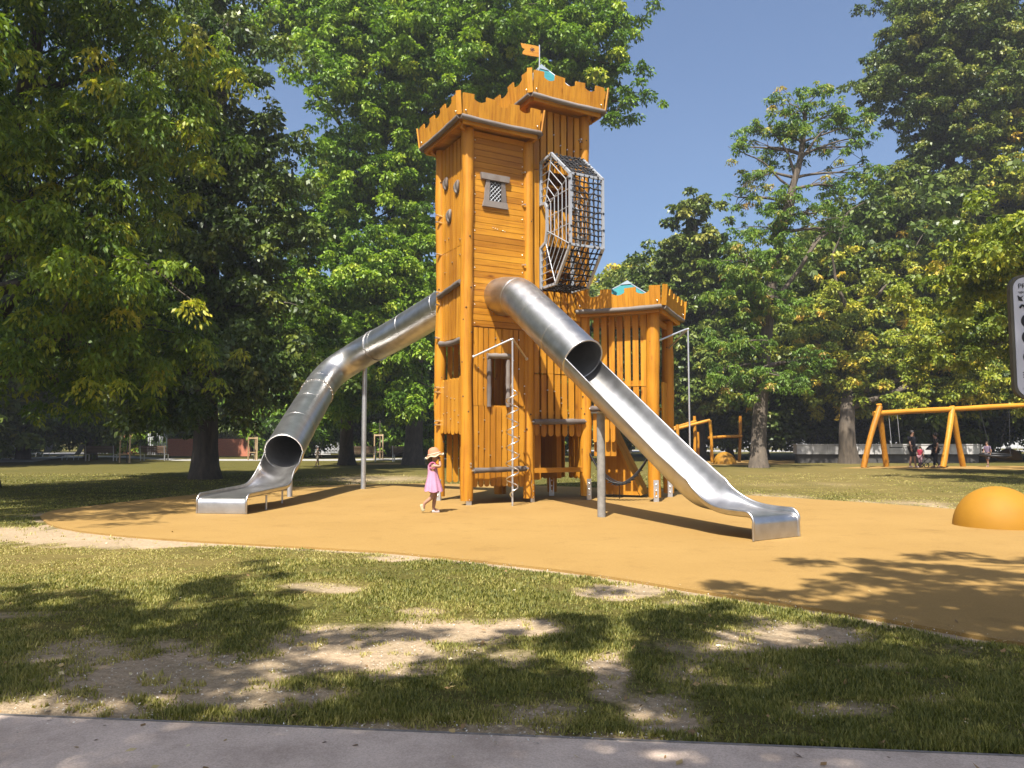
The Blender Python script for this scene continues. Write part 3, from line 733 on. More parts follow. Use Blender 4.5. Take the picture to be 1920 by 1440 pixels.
# ------------------------------------------------------------------ steel tube slides (bolted to the castle, so parts of it)
def frames(path):
    out = []; k = len(path)
    for i in range(k):
        t = (path[min(i + 1, k - 1)] - path[max(i - 1, 0)]).normalized()
        s_ = Vector((t.y, -t.x, 0)); s_ = s_.normalized() if s_.length > 1e-4 else Vector((1, 0, 0))
        out.append((path[i], t, s_, s_.cross(t)))
    return out
def tube_slide(label, tube_pts, chute, r, rings, seams, tail):
    """tube_pts: centre line from the tower to the mouth; chute: (bed point, flatness, half width) from the mouth to the end"""
    root = thing('tube_slide', label, None, (0, 0, 0)); root.parent = castle
    cl = smooth_path(tube_pts, 8); fr = frames(cl); n = 32
    b = MB(); L = 0; k = len(cl)
    lens = [0]
    for i in range(1, k): lens.append(lens[-1] + (cl[i] - cl[i - 1]).length)
    tot = lens[-1]
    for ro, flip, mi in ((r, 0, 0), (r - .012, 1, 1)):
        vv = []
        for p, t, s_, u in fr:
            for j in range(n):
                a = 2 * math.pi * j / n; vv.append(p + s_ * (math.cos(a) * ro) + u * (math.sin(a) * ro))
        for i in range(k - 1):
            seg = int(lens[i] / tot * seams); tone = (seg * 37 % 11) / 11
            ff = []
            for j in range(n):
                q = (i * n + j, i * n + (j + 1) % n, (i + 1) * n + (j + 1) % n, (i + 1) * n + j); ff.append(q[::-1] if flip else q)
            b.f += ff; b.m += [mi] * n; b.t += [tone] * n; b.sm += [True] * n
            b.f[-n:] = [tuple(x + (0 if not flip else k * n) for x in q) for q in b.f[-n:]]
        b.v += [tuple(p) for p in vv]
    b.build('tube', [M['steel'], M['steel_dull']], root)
    # raised weld seams
    for sgm in range(1, seams):
        g = MB(); d = tot * sgm / seams; i = min(range(k), key=lambda q: abs(lens[q] - d)); p, t, s_, u = fr[i]
        g.tube([p + s_ * (math.cos(a) * (r + .0005)) + u * (math.sin(a) * (r + .0005)) for a in np.linspace(0, 2 * math.pi, 33)[:-1]], .0045, 5, closed=True)
        g.build('weld_seam', M['steel'], root)
    for f_ in rings:
        i = min(k - 1, int(f_ * (k - 1) + .5)); p, t, s_, u = fr[i]; g = MB()
        big = r + (.055 if f_ == 0 else .022); w = .03 if f_ == 0 else .02
        ring = lambda rad, o: [p + t * o + s_ * (math.cos(a) * rad) + u * (math.sin(a) * rad) for a in np.linspace(0, 2 * math.pi, 33)[:-1]]
        m_ = 32; vv = ring(big, -w) + ring(big, w) + ring(r - .002, w) + ring(r - .002, -w)
        g.add(vv, [(q * m_ + j, q * m_ + (j + 1) % m_, (q + 1) % 4 * m_ + (j + 1) % m_, (q + 1) % 4 * m_ + j) for q in range(4) for j in range(m_)], 0, .5)
        for a in np.linspace(0, 2 * math.pi, 25)[:-1]:
            c = p + t * (w + .004) + s_ * (math.cos(a) * (big - .014)) + u * (math.sin(a) * (big - .014)); g.ball(c, .013, 1, n=6, m=4)
        g.build('flange', [M['steel'], M['bolt']], root)
    p, t, s_, u = fr[-1]; g = MB()
    g.tube([p + s_ * (math.cos(a) * r) + u * (math.sin(a) * r) for a in np.linspace(0, 2 * math.pi, 41)[:-1]], .017, 8, closed=True)
    g.build('mouth_rim', M['steel'], root)
    # open chute
    bed = [c[0] for c in chute]; kk = [c[1] for c in chute]; ww = [c[2] for c in chute]
    fr2 = frames(bed); secs = []; m_ = 24
    fixed = fr[-1]
    for i, (p, t, s_, u) in enumerate(fr2):
        row = []; f = kk[i]
        for j in range(m_ + 1):
            a = -math.pi / 2 + math.pi * j / m_
            ca, sa = r * math.sin(a), r - r * math.cos(a)
            q = 2 * j / m_ - 1                                     # flat tray with small upturned sides
            fx = ww[i] * max(-1, min(1, q * 1.12)); fz = .075 * max(0, abs(q) - .88) / .12
            row.append(p + s_ * (ca * (1 - f) + fx * f) + u * (sa * (1 - f) + fz * f))
        secs.append(row)
    # rolled end: nose down to the ground
    p, t, s_, u = fr2[-1]; h = p.z
    for st in range(1, 7):
        a = st / 6 * math.pi / 2; rr = .09
        off = t * (math.sin(a) * rr) - Zu * ((1 - math.cos(a)) * rr); nn = (Zu * math.cos(a) + t * math.sin(a))
        base = secs[len(fr2) - 1]
        secs.append([p + off + s_ * (ww[-1] * max(-1, min(1, (2 * j / m_ - 1) * 1.12))) + nn * (.075 * max(0, abs(2 * j / m_ - 1) - .88) / .12 * (1 - st / 6 * .8)) for j in range(m_ + 1)])
    last = secs[-1]; secs.append([Vector((q.x, q.y, .012)) for q in last])
    b = MB(); nS = len(secs)
    out = []
    for i, row in enumerate(secs):
        c = sum(row, Vector()) / len(row)
        nr = []
        for j, q in enumerate(row):
            d1 = row[min(j + 1, m_)] - row[max(j - 1, 0)]; d2 = secs[min(i + 1, nS - 1)][j] - secs[max(i - 1, 0)][j]
            nn = d1.cross(d2); nr.append(q - (nn.normalized() if nn.length > 1e-7 else Zu) * -.012)
        out.append(nr)
    flat = [q for row in secs for q in row]; flat2 = [q for row in out for q in row]; W = m_ + 1
    f1 = [(i * W + j, i * W + j + 1, (i + 1) * W + j + 1, (i + 1) * W + j) for i in range(nS - 1) for j in range(m_)]
    b.add(flat, [q[::-1] for q in f1], 0, .6, True); b.add(flat2, f1, 0, .4, True)
    b.build('chute', M['steel'], root)
    g = MB()
    for j in (0, m_): g = MB(); g.tube([row[j] for row in secs], .017, 7); g.build('side_rail', M['steel'], root)
    return root
Rr = .395
# right-hand slide: out of the front of tower 1, down to the right
F0 = Vector((-.25, 15.88, 4.27)); E0 = Vector((3.465, 10.2, 0)); F1 = F0 - V * .42 + Zu * -.06
dirp = (E0 - F1); dirp.z = 0; LL = dirp.length; dirp.normalize()
def on(s_, z): q = F1 + dirp * s_; return Vector((q.x, q.y, z))
zl = lambda s_: 4.40 - .712 * s_                                    # centre height along the straight run
mo = 2.36
tubeR = [F0 + V * .1, F0 - V * .12, F0 - V * .34 - Zu * .03, on(.34, zl(.34) - .02), on(.8, zl(.8)), on(1.6, zl(1.6)), on(mo, zl(mo))]
bz = lambda s_: zl(s_) - Rr * 1.228
def sp(x, k): return k * math.log1p(math.exp(min(40, x / k)))         # smooth ramp
def chute_row(place, n, bed_z, rim_z, slope):
    rows = []
    for i in range(n + 1):
        q = i / n; z = bed_z(q); h = (rim_z(q) - z) * slope(q)
        f = max(0., min(1., (Rr - h) / (Rr - .075))); rows.append((place(q, z), f, .395 + .07 * f))
    return rows
sA, sB = mo - .24, LL - .09; sq = lambda q: sA + (sB - sA) * q
ch = chute_row(lambda q, z: on(sq(q), z), 64, lambda q: .30 + sp(bz(sq(q)) - .30, .07), lambda q: .372 + sp(zl(sq(q)) - .03 - .372, .10) + .03 * max(0, 1 - q * 1.5), lambda q: .82 + .18 * max(0, min(1, (sq(q) - 4.4) / 1.0)))
sr = tube_slide('steel tube slide running down to the right from the front wall', tubeR, ch, Rr, [0], 4, None)
def support(root, p, z1, r, mat_, z0=-.02):
    b = MB(); b.tube([Vector((p.x, p.y, z0)), Vector((p.x, p.y, z1))], r, 14); return b.build('support_post', mat_, root)
ps = G(1128, 970); support(sr, ps, 1.76, .07, M['post_grey'])
b = MB(); b.box(Vector((ps.x, ps.y, 1.765)), U * .12, V * .12, Zu * .012); b.build('saddle_plate', M['galv'], sr)
# left-hand slide: out of the back of tower 1, round a bend, down towards the camera
S0_ = Q(L1 / 2, D1 + .02, 4.62); m1 = P(532, 848, 16.1)
tubeL = [S0_ - V * .1, S0_ + V * .35, P(752, 622, 18.9), P(683, 660, 20.2), P(630, 694, 20.3), P(603, 722, 19.7), P(588, 750, 18.9), P(560, 797, 17.5), m1]
ex = Vector((-5.09, 13.72, 0)); tail_d = Vector((-.02, -1, 0))
b1 = m1 - Zu * Rr * 1.12
yA, yB = m1.y + .2, 13.72; yq = lambda q: yA + (yB - yA) * q
chL = chute_row(lambda q, z: Vector((m1.x + (-5.09 - m1.x) * max(0, q - .15) / .85, yq(q), z)), 56, lambda q: .275 + .035 * max(0, yq(q) - 13.72) + sp((b1.z + .105 - .36) - .52 * (yA - yq(q)), .05),
                lambda q: .352 + .035 * max(0, yq(q) - 13.72) + sp((m1.z + .1 - .43) - .80 * (yA - yq(q)), .06), lambda q: .88 + .12 * min(1, q * 2.5))
sl = tube_slide('steel tube slide curving round to the left from the back of the tower', tubeL, chL, Rr, [0, .70, .33], 8, None)
pq = G(681, 917); support(sl, pq, 3.25, .065, M['galv'])
pq = G(543, 932); support(sl, pq, .95, .06, M['galv'])
for p_, z_ in (((499, 956), .27), ((529, 944), .40)):
    b = MB(); q = G(*p_); b.tube([q - Zu * .02, Vector((q.x, q.y, z_))], .018, 8); b.build('chute_leg', M['galv'], sl)
# ------------------------------------------------------------------ trees
def leaf_cloud(clumps, per, size, aspect, droop, tone0, tone_var, yellow, g):
    """clumps: (n, 4) centre + radius -> leaf quads; every leaf is a real little blade"""
    n = len(clumps); cnt = np.maximum(4, (per * (clumps[:, 3] / clumps[:, 3].mean()) ** 2).astype(int))
    ci = np.repeat(np.arange(n), cnt); N = len(ci)
    d = g.normal(size=(N, 3)); d /= np.linalg.norm(d, axis=1, keepdims=True)
    rad = g.random(N) ** .5
    off = d * rad[:, None] * clumps[ci, 3][:, None]; off[:, 2] *= .55
    off[:, 2] -= droop * rad ** 2 * clumps[ci, 3]
    c = clumps[ci, :3] + off
    ax = d * 1.0 + g.normal(size=(N, 3)) * .5; ax[:, 2] -= .25 + droop * 1.2
    ax /= np.linalg.norm(ax, axis=1, keepdims=True)
    nr = g.normal(size=(N, 3)) * .55; nr[:, 2] += .75; nr += d * .3
    nr -= ax * (nr * ax).sum(1, keepdims=True); nr /= np.linalg.norm(nr, axis=1, keepdims=True) + 1e-9
    b = np.cross(nr, ax)
    ln = size * g.uniform(.65, 1.3, N); wd = ln * aspect
    bend = nr * (ln * .12)[:, None]
    v = np.stack([c - ax * (ln / 2)[:, None], c + b * (wd / 2)[:, None] + bend, c + ax * (ln / 2)[:, None], c - b * (wd / 2)[:, None] + bend], 1)
    ct = tone0 + g.normal(size=n) * tone_var; ct = np.where(g.random(n) < yellow, ct + .24, ct)
    tone = np.clip(ct[ci] + g.normal(size=N) * .09, 0, 1)
    return v.reshape(-1, 3), tone
def clump_lobe(c, r, dens, crad, g, fill=.35):
    """clumps gathered in sprays (boughs) that sit toward the lobe's skin, with gaps between the sprays"""
    n = max(6, int(dens * (r[0] * r[1] * r[2]) ** (2 / 3)))
    nb = max(4, n // 7)
    d = g.normal(size=(nb, 3)); d /= np.linalg.norm(d, axis=1, keepdims=True)
    rr = fill + (1 - fill) * g.random(nb) ** .55
    rr *= 1 + .5 * (vnoise(d[:, 0] * 1.9 + c[0], d[:, 2] * 1.9 + d[:, 1] * 1.4 + c[2], 5) - .45)
    bc = np.array(c) + d * rr[:, None] * np.array(r)
    k = g.integers(0, nb, n); sp = g.normal(size=(n, 3)) * crad * np.array([1.15, 1.15, .5]) + d[k] * (g.random(n) - .6)[:, None] * crad * 1.4
    sp[:, 2] -= .25 * np.hypot(sp[:, 0], sp[:, 1])
    return np.column_stack([bc[k] + sp, crad * .72 * g.uniform(.6, 1.3, n)])
def limb(b, p0, p1, r0, r1, n=6, wob=.08, g=random, sag=0, seg=6):
    p0, p1 = Vector(p0), Vector(p1); L = (p1 - p0).length; pts = []; rs = []
    ph = g.uniform(0, 6)
    for i in range(seg + 1):
        t = i / seg; q = p0.lerp(p1, t)
        q += Vector((math.sin(ph + t * 4) * wob * L * t * (1 - t) * 2, math.cos(ph * 1.3 + t * 3) * wob * L * t * (1 - t) * 2, (sag + .12) * L * math.sin(math.pi * t) * .5))
        pts.append(q); rs.append(r0 + (r1 - r0) * t ** .8)
    b.tube(pts, rs, n, caps=False); return pts
def make_tree(name, label, base, trunk_pts, trunk_r, lobes, leaf, bark_m, mat_, seed, group=None, limbs=True, cat='tree', twigs=4, extra=None):
    """trunk_pts world points from the ground up; lobes: (centre, (rx, ry, rz)); leaf: dict"""
    g = np.random.default_rng(seed); rr = random.Random(seed)
    root = thing(name, label, cat, base, group); base = Vector(base)
    b = MB(); tp = smooth_path(trunk_pts, 4); k = len(tp)
    rad = []
    for i, p in enumerate(tp):
        t = i / (k - 1); flare = 1 + .3 * max(0, 1 - (p.z - base.z) / 1.1) ** 2
        rad.append(trunk_r * (1 - .78 * t) * flare)
    b.tube([tp[0] - Zu * .4] + tp, [rad[0] * 1.05] + rad, 14, caps=False, wob=.04)
    allc = []
    for c, r in lobes:
        cl = clump_lobe(c, r, leaf['dens'], leaf['crad'], g, leaf.get('fill', .35)); allc.append(cl)
        if limbs:
            cz = min(max(c[2] - r[2] * .9, tp[0].z + (tp[-1].z - tp[0].z) * .25), tp[-1].z)
            i = min(range(k), key=lambda q: abs(tp[q].z - cz)); r0 = max(.03, rad[i] * .55)
            pts = limb(b, tp[i], c, r0, r0 * .35, 7, .12, rr)
            for _ in range(twigs):
                if len(cl):
                    e = cl[rr.randrange(len(cl))]; s_ = pts[rr.randrange(2, len(pts))]
                    limb(b, s_, e[:3], r0 * .3, .012, 5, .15, rr, seg=4)
    if extra: extra(b, rr)
    b.build('trunk', bark_m, root)
    cl = np.concatenate(allc)
    v, tone = leaf_cloud(cl, leaf['per'], leaf['size'], leaf['aspect'], leaf.get('droop', .3), leaf.get('tone', .45), leaf.get('tvar', .13), leaf.get('yellow', .05), g)
    v = v - np.array(base)
    me = arr_mesh('crown', v, np.arange(len(v)).reshape(-1, 4), [mat_], tone)
    o = bpy.data.objects.new('crown', me); COL.objects.link(o); o.parent = root
    return root
def LB(px, py, rx, ry, Y, dr=1.0):
    """crown lobe seen round a pixel at distance Y: a solid ellipsoid of real size"""
    s_ = Y / 1440; return (P(px, py, Y), (rx * s_, (rx + ry) / 2 * s_ * dr, ry * s_))
GREEN = [(0, (.012, .022, .006)), (.25, (.026, .048, .009)), (.5, (.048, .085, .014)), (.75, (.105, .14, .022)), (1, (.25, .22, .035))]
M['leaf_bright'] = leaf_mat('fresh_green_leaf', [(0, (0.0267, 0.0533, 0.0074)), (.3, (0.0800, 0.1599, 0.0127)), (.55, (0.1812, 0.2878, 0.0213)), (.8, (0.3305, 0.4157, 0.0373)), (1, (0.4690, 0.4584, 0.0640))], .32)
M['leaf_dark'] = leaf_mat('dark_green_leaf', [(0, (0.0221, 0.0398, 0.0100)), (.4, (0.0664, 0.1052, 0.0166)), (.7, (0.1550, 0.1937, 0.0332)), (1, (0.3321, 0.3100, 0.0664))], .22, .42)
M['leaf_yellow'] = leaf_mat('yellowing_leaf', [(0, (0.0410, 0.0666, 0.0093)), (.3, (0.1230, 0.1691, 0.0185)), (.55, (0.2665, 0.2973, 0.0307)), (.8, (0.4715, 0.4100, 0.0461)), (1, (0.6150, 0.3895, 0.0615))], .32)
M['leaf_lime'] = leaf_mat('drooping_lime_leaf', [(0, (.033, .066, .009)), (.3, (.094, .165, .016)), (.55, (.20, .277, .022)), (.8, (.36, .38, .033)), (1, (.50, .44, .045))], .38)
M['leaf_feather'] = leaf_mat('feathery_leaf', [(0, (0.0410, 0.0820, 0.0123)), (.5, (0.1333, 0.2255, 0.0307)), (.8, (0.2562, 0.2870, 0.0410)), (1, (0.4305, 0.2767, 0.0820))], .35)

# 1 near tree at the left edge, drooping yellow-green leaves
Y = 17.5
lob = [LB(60, 60, 180, 150, 18.5), LB(230, 40, 130, 130, 18), LB(300, 110, 95, 90, 17.5), LB(40, 230, 170, 130, 16.5), LB(210, 210, 150, 110, 17), LB(318, 215, 62, 55, 17), LB(90, 380, 160, 110, 16), LB(230, 400, 110, 90, 17),
       LB(40, 530, 140, 90, 15.5), LB(190, 520, 130, 70, 16), LB(285, 500, 75, 40, 16), LB(80, 640, 140, 60, 17), LB(230, 610, 130, 60, 18), LB(330, 650, 80, 50, 19), LB(120, 720, 120, 40, 20), LB(-150, 200, 220, 240, 17), LB(-160, 560, 180, 140, 17),
       ((-9.6, 8.6, 8.2), (1.7, 2.2, 1.6)), ((-11.5, 12, 10), (3, 3, 2.5)), ((-12.5, 16.5, 15), (4, 4, 3)), ((-11.5, 11.5, 12.2), (2.8, 2.4, 1.7)), ((-14.5, 12.5, 12), (2.6, 2.6, 1.8)), ((-10, 14.2, 13), (2.6, 2, 1.5))]
make_tree('broadleaf_tree', 'nearest tree at the left edge with drooping yellow-green sprays over the lawn', G(-40, 915), [G(-40, 915), P(-30, 700, 20), P(-10, 400, 18.6), P(60, 120, 18.2), P(90, -60, 18.2)], .42, lob,
          dict(dens=42, crad=.52, per=72, size=.15, aspect=.36, droop=.75, tone=.40, tvar=.18, yellow=.10, fill=.45), M['bark'], M['leaf_lime'], 11)
# 2 dark tree with the thick trunk
Y = 25
lob = [LB(405, 130, 80, 80, 24), LB(462, 225, 52, 75, 25), LB(385, 320, 130, 110, 26), LB(470, 400, 85, 100, 25), LB(492, 320, 36, 50, 25), LB(330, 470, 130, 110, 26), LB(470, 540, 90, 90, 25), LB(400, 640, 130, 70, 25), LB(500, 660, 60, 60, 24), LB(280, 640, 110, 80, 27), LB(440, 730, 70, 45, 24), LB(330, 740, 90, 30, 26), LB(420, 20, 90, 70, 26)]
make_tree('broadleaf_tree', 'dark dense tree with the thick black trunk left of the curved slide', G(385, 898), [G(385, 898), P(386, 760, 26), P(392, 560, 26), P(400, 350, 26), P(420, 140, 25.5), P(425, 30, 25.5)], .44, lob,
          dict(dens=48, crad=.62, per=62, size=.19, aspect=.55, droop=.45, tone=.42, tvar=.14, yellow=.05), M['bark'], M['leaf_dark'], 12)
# 3 huge central tree behind the castle
Y = 36
lob = [LB(545, 25, 70, 50, 36), LB(625, 95, 65, 60, 35), LB(690, 60, 110, 90, 36), LB(800, 50, 110, 90, 38), LB(900, 40, 100, 80, 36), LB(1010, 40, 90, 70, 37), LB(1085, 60, 65, 55, 37), LB(1150, 50, 35, 45, 37), LB(1160, 120, 28, 35, 37), LB(1135, 170, 35, 28, 37), LB(1180, 190, 12, 10, 37), LB(1060, 150, 50, 50, 38),
       LB(665, 180, 62, 55, 35), LB(720, 200, 80, 60, 37), LB(655, 270, 45, 45, 35), LB(700, 310, 75, 55, 36), LB(640, 335, 30, 35, 35), LB(860, 150, 90, 70, 36), LB(800, 260, 80, 70, 38), LB(960, 130, 80, 60, 37), LB(940, 200, 60, 50, 38), LB(850, 330, 50, 60, 39), LB(500, 25, 30, 35, 36),
       LB(620, -70, 160, 80, 37), LB(850, -80, 180, 90, 38), LB(1080, -60, 120, 70, 38)]
def limbs3(b, rr):
    limb(b, P(760, 330, 40), P(1010, 120, 38), .22, .06, 8, .1, rr); limb(b, P(1010, 120, 38), P(1150, 130, 37), .07, .025, 6, .1, rr)
    limb(b, P(765, 380, 40), P(560, 150, 36), .2, .05, 8, .1, rr); limb(b, P(745, 150, 40), P(900, 60, 37), .16, .04, 7, .1, rr)
make_tree('broadleaf_tree', 'huge bright green tree whose crown rises behind the castle to the top of the photo', G(775, 872), [G(775, 872), P(778, 740, 41), P(782, 520, 40.5), P(772, 330, 40.5), P(748, 150, 40), P(735, -60, 39)], .5, lob,
          dict(dens=38, crad=.68, per=80, size=.22, aspect=.5, droop=.35, tone=.46, tvar=.13, yellow=.03), M['bark'], M['leaf_bright'], 13, twigs=5, extra=limbs3)
# 4 bright tree in front of it, left of the tower
lob = [LB(640, 440, 80, 70, 36), LB(700, 520, 90, 80, 35), LB(590, 400, 55, 60, 37), LB(760, 470, 50, 80, 36), LB(620, 560, 90, 70, 35), LB(740, 620, 70, 60, 35), LB(600, 640, 60, 60, 36), LB(680, 660, 70, 50, 34), LB(760, 720, 60, 45, 35), LB(590, 335, 28, 26, 37), LB(660, 350, 60, 50, 38), LB(750, 390, 50, 50, 38), LB(560, 520, 40, 70, 37), LB(640, 745, 80, 28, 36), LB(790, 560, 30, 70, 36)]
make_tree('broadleaf_tree', 'mid height bright green tree seen just left of the castle behind the curved slide', G(651, 872), [G(651, 872), P(650, 800, 39), P(662, 650, 38), P(670, 520, 37), P(665, 360, 37)], .40, lob,
          dict(dens=42, crad=.6, per=72, size=.21, aspect=.5, droop=.4, tone=.48, tvar=.14, yellow=.05), M['bark'], M['leaf_bright'], 14)
# 5 airy locust on the right
Y = 37
lob = [LB(1480, 195, 40, 26, Y), LB(1530, 180, 34, 26, Y), LB(1560, 215, 45, 26, Y), LB(1610, 240, 34, 26, Y), LB(1420, 240, 36, 22, Y), LB(1375, 275, 26, 18, Y), LB(1500, 240, 45, 30, Y), LB(1440, 275, 32, 20, Y), LB(1590, 275, 36, 18, Y), LB(1410, 320, 30, 26, Y), LB(1610, 325, 34, 18, Y), LB(1570, 350, 45, 18, Y), LB(1385, 370, 26, 16, Y), LB(1470, 370, 40, 26, Y),
       LB(1440, 420, 60, 40, Y), LB(1400, 480, 60, 45, 36), LB(1470, 470, 50, 40, Y), LB(1390, 550, 60, 45, 36), LB(1450, 560, 45, 45, 36), LB(1400, 640, 55, 40, 35.5), LB(1440, 700, 55, 35, 35.5), LB(1360, 690, 45, 30, 36), LB(1500, 680, 50, 30, 37), LB(1380, 740, 35, 22, 36), LB(1530, 400, 40, 16, Y), LB(1560, 430, 36, 16, Y)]
def limbs5(b, rr):
    for a, e, r in (((1470, 430), (1500, 300), .15), ((1500, 300), (1545, 245), .09), ((1490, 330), (1440, 230), .08), ((1480, 350), (1400, 290), .07), ((1510, 290), (1600, 260), .06), ((1455, 560), (1560, 430), .13), ((1560, 430), (1620, 380), .05), ((1500, 500), (1600, 390), .06), ((1500, 300), (1515, 200), .06), ((1400, 290), (1365, 275), .03)):
        limb(b, P(*a, 37), P(*e, 37), r, r * .45, 7, .1, rr)
make_tree('locust_tree', 'tall airy locust tree with a forked open top standing out against the sky', G(1422, 877), [G(1422, 877), P(1426, 760, 37), P(1438, 620, 37), P(1452, 500, 37), P(1478, 380, 37), P(1502, 290, 37), P(1510, 200, 37)], .38, lob,
          dict(dens=40, crad=.42, per=44, size=.19, aspect=.36, droop=.45, tone=.42, tvar=.2, yellow=.1, fill=.3), M['bark_grey'], M['leaf_feather'], 15, extra=limbs5, twigs=6)
# 6 yellowing tree at the right
Y = 42
lob = [LB(1590, 640, 100, 70, 45), LB(1700, 560, 110, 80, 45), LB(1690, 680, 120, 60, 44), LB(1810, 620, 110, 90, 45), LB(1560, 560, 70, 60, 46), LB(1530, 640, 60, 50, 44), LB(1840, 470, 100, 80, 46), LB(1760, 480, 80, 60, 47), LB(1640, 490, 70, 55, 47), LB(1880, 350, 80, 80, 47), LB(1800, 720, 120, 40, 44), LB(1640, 740, 70, 34, 44), LB(1900, 700, 90, 60, 45), LB(1560, 710, 50, 40, 44), LB(1870, 250, 60, 50, 48), LB(1580, 480, 40, 30, 47), LB(1960, 520, 90, 120, 46)]
def limbs6(b, rr):
    for a, e, r in (((1600, 620), (1560, 480), .16), ((1610, 600), (1680, 520), .14), ((1560, 480), (1590, 400), .06), ((1680, 520), (1740, 430), .06), ((1605, 650), (1720, 620), .12)):
        limb(b, P(*a, 44.5), P(*e, 44), r, r * .35, 7, .1, rr)
make_tree('broadleaf_tree', 'wide yellowing tree behind the swing frame on the right', G(1592, 869), [G(1592, 869), P(1588, 790, 42.5), P(1594, 690, 44), P(1604, 600, 45.5), P(1640, 480, 46)], .5, lob,
          dict(dens=35, crad=.66, per=78, size=.22, aspect=.56, droop=.35, tone=.47, tvar=.17, yellow=.14), M['bark_grey'], M['leaf_yellow'], 16, extra=limbs6)
# 7 tall dark tree at the top right
lob = [LB(1720, 50, 70, 60, 47), LB(1800, 40, 90, 70, 47), LB(1890, 60, 90, 80, 47), LB(1680, 110, 50, 40, 47), LB(1660, 160, 40, 32, 47), LB(1750, 130, 80, 60, 47), LB(1840, 150, 90, 70, 47), LB(1730, 200, 50, 32, 47), LB(1800, 230, 70, 50, 47), LB(1760, 290, 55, 45, 47), LB(1720, 340, 48, 50, 47), LB(1690, 400, 55, 45, 48), LB(1770, 370, 60, 60, 48), LB(1660, 450, 40, 50, 48), LB(1700, 500, 60, 60, 48), LB(1790, -50, 120, 60, 48), LB(1960, 120, 80, 150, 48), LB(1780, 450, 80, 60, 49), LB(1700, 620, 90, 80, 50)]
make_tree('broadleaf_tree', 'tall dark tree filling the top right corner of the photo', G(1760, 863), [G(1760, 863), P(1762, 700, 49), P(1772, 480, 48.5), P(1785, 260, 48), P(1800, 20, 48)], .55, lob,
          dict(dens=36, crad=.68, per=78, size=.23, aspect=.56, droop=.3, tone=.48, tvar=.17, yellow=.08), M['bark'], M['leaf_dark'], 17)
# 8 dark tree right of the small tower
lob = [LB(1302, 400, 34, 26, 48), LB(1285, 450, 30, 34, 48), LB(1320, 450, 28, 30, 48), LB(1300, 510, 42, 40, 48), LB(1275, 570, 36, 40, 48), LB(1320, 590, 55, 55, 48), LB(1290, 660, 65, 50, 47), LB(1340, 680, 50, 50, 47), LB(1300, 735, 70, 40, 47), LB(1255, 470, 16, 12, 48), LB(1265, 500, 20, 14, 48), LB(1240, 660, 40, 60, 49), LB(1350, 500, 30, 50, 49)]
make_tree('broadleaf_tree', 'narrow dark tree rising just right of the small tower', G(1312, 862), [G(1312, 862), P(1312, 740, 50), P(1308, 580, 49), P(1302, 410, 48)], .4, lob,
          dict(dens=48, crad=.58, per=52, size=.30, aspect=.55, droop=.3, tone=.5, tvar=.14, yellow=.08), M['bark'], M['leaf_dark'], 18)
# 9 distant trees over the small tower
lob = [LB(1190, 500, 34, 14, 78), LB(1170, 530, 45, 25, 78), LB(1215, 540, 40, 30, 78), LB(1130, 550, 35, 25, 78), LB(1180, 580, 80, 40, 78), LB(1200, 640, 80, 60, 78), LB(1130, 640, 70, 60, 78)]
make_tree('broadleaf_tree', 'distant yellow-green tree whose top shows over the small tower roof', G(1175, 849), [G(1175, 849), P(1175, 700, 78), P(1188, 510, 78)], .4, lob,
          dict(dens=20, crad=1.2, per=60, size=.42, aspect=.6, droop=.2, tone=.52, tvar=.14, yellow=.1), M['bark'], M['leaf_yellow'], 19)
# row of park trees beyond the lawn
def generic(seed, h, r, mat_, dens=20, lo=.16, tone=.44, at=(0, 0, 0), label=None, yellow=.06, size=.36):
    g = random.Random(seed); lobes = []; o = Vector(at)
    for i in range(17):
        t = lo + (1.0 - lo) * (i + .5) / 17; rr = r * math.sin(math.pi * min(1, (t - lo * .4) * .92)) ** .7; a = i * 2.4 + g.uniform(-.4, .4)
        q = rr * .55 * g.uniform(.7, 1.15)
        lobes.append((o + Vector((math.cos(a) * q, math.sin(a) * q, h * t)), (r * .42 * g.uniform(.8, 1.2), r * .42, h * .10 * g.uniform(.8, 1.2))))
    return make_tree('park_tree', label, at, [o, o + Vector((.1, .1, h * .3)), o + Vector((-.1, .15, h * .6)), o + Vector((.1, 0, h * .93))], .36, lobes,
                     dict(dens=dens, crad=1.0, per=52, size=size, aspect=.58, droop=.3, tone=tone, tvar=.14, yellow=yellow), M['bark'], mat_, seed, 'park trees in the rows beyond the lawn')
GRP_LABEL = 'park tree in the dense shady rows beyond the lawn'
protos = [generic(31, 15, 5.0, M['leaf_dark'], at=G(170, 861), label=GRP_LABEL), generic(32, 13, 5.2, M['leaf_bright'], at=G(545, 858), label=GRP_LABEL, tone=.36), generic(33, 16, 5.2, M['leaf_yellow'], at=G(1660, 858), label=GRP_LABEL, tone=.34, yellow=.1)]
spots = [(-38, 46, 0), (-31, 72, 1), (-24.5, 72, 0), (-21, 76, 2), (-16, 78, 0), (-14, 75, 1), (-9.5, 63, 0), (-5.5, 58, 1), (-2, 72, 0), (-34, 74, 0), (-44, 62, 0), (-27, 80, 2), (-21, 84, 0), (-50, 78, 1), (3, 66, 1), (-29.5, 39.5, 0), (-33, 52, 0), (-7, 82, 0),
         (13, 57, 0), (17.5, 62, 2), (22, 55, 0), (26, 64, 2), (31, 57, 0), (36, 60, 2), (41, 66, 0), (34, 48, 2), (40, 52, 0), (25, 49, 0), (53, 62, 0), (17, 52, 0), (9, 64, 0)]
for i, (x, y, k) in enumerate(spots):
    g_ = random.Random(500 + i); c = copy_tree(protos[k]); c.location = (x, y, 0); c.rotation_euler.z = g_.uniform(0, 6.28)
    q = g_.uniform(.85, 1.15); c.scale = (q * g_.uniform(.9, 1.1), q, q * g_.uniform(.85, 1.1)); c['label'] = GRP_LABEL
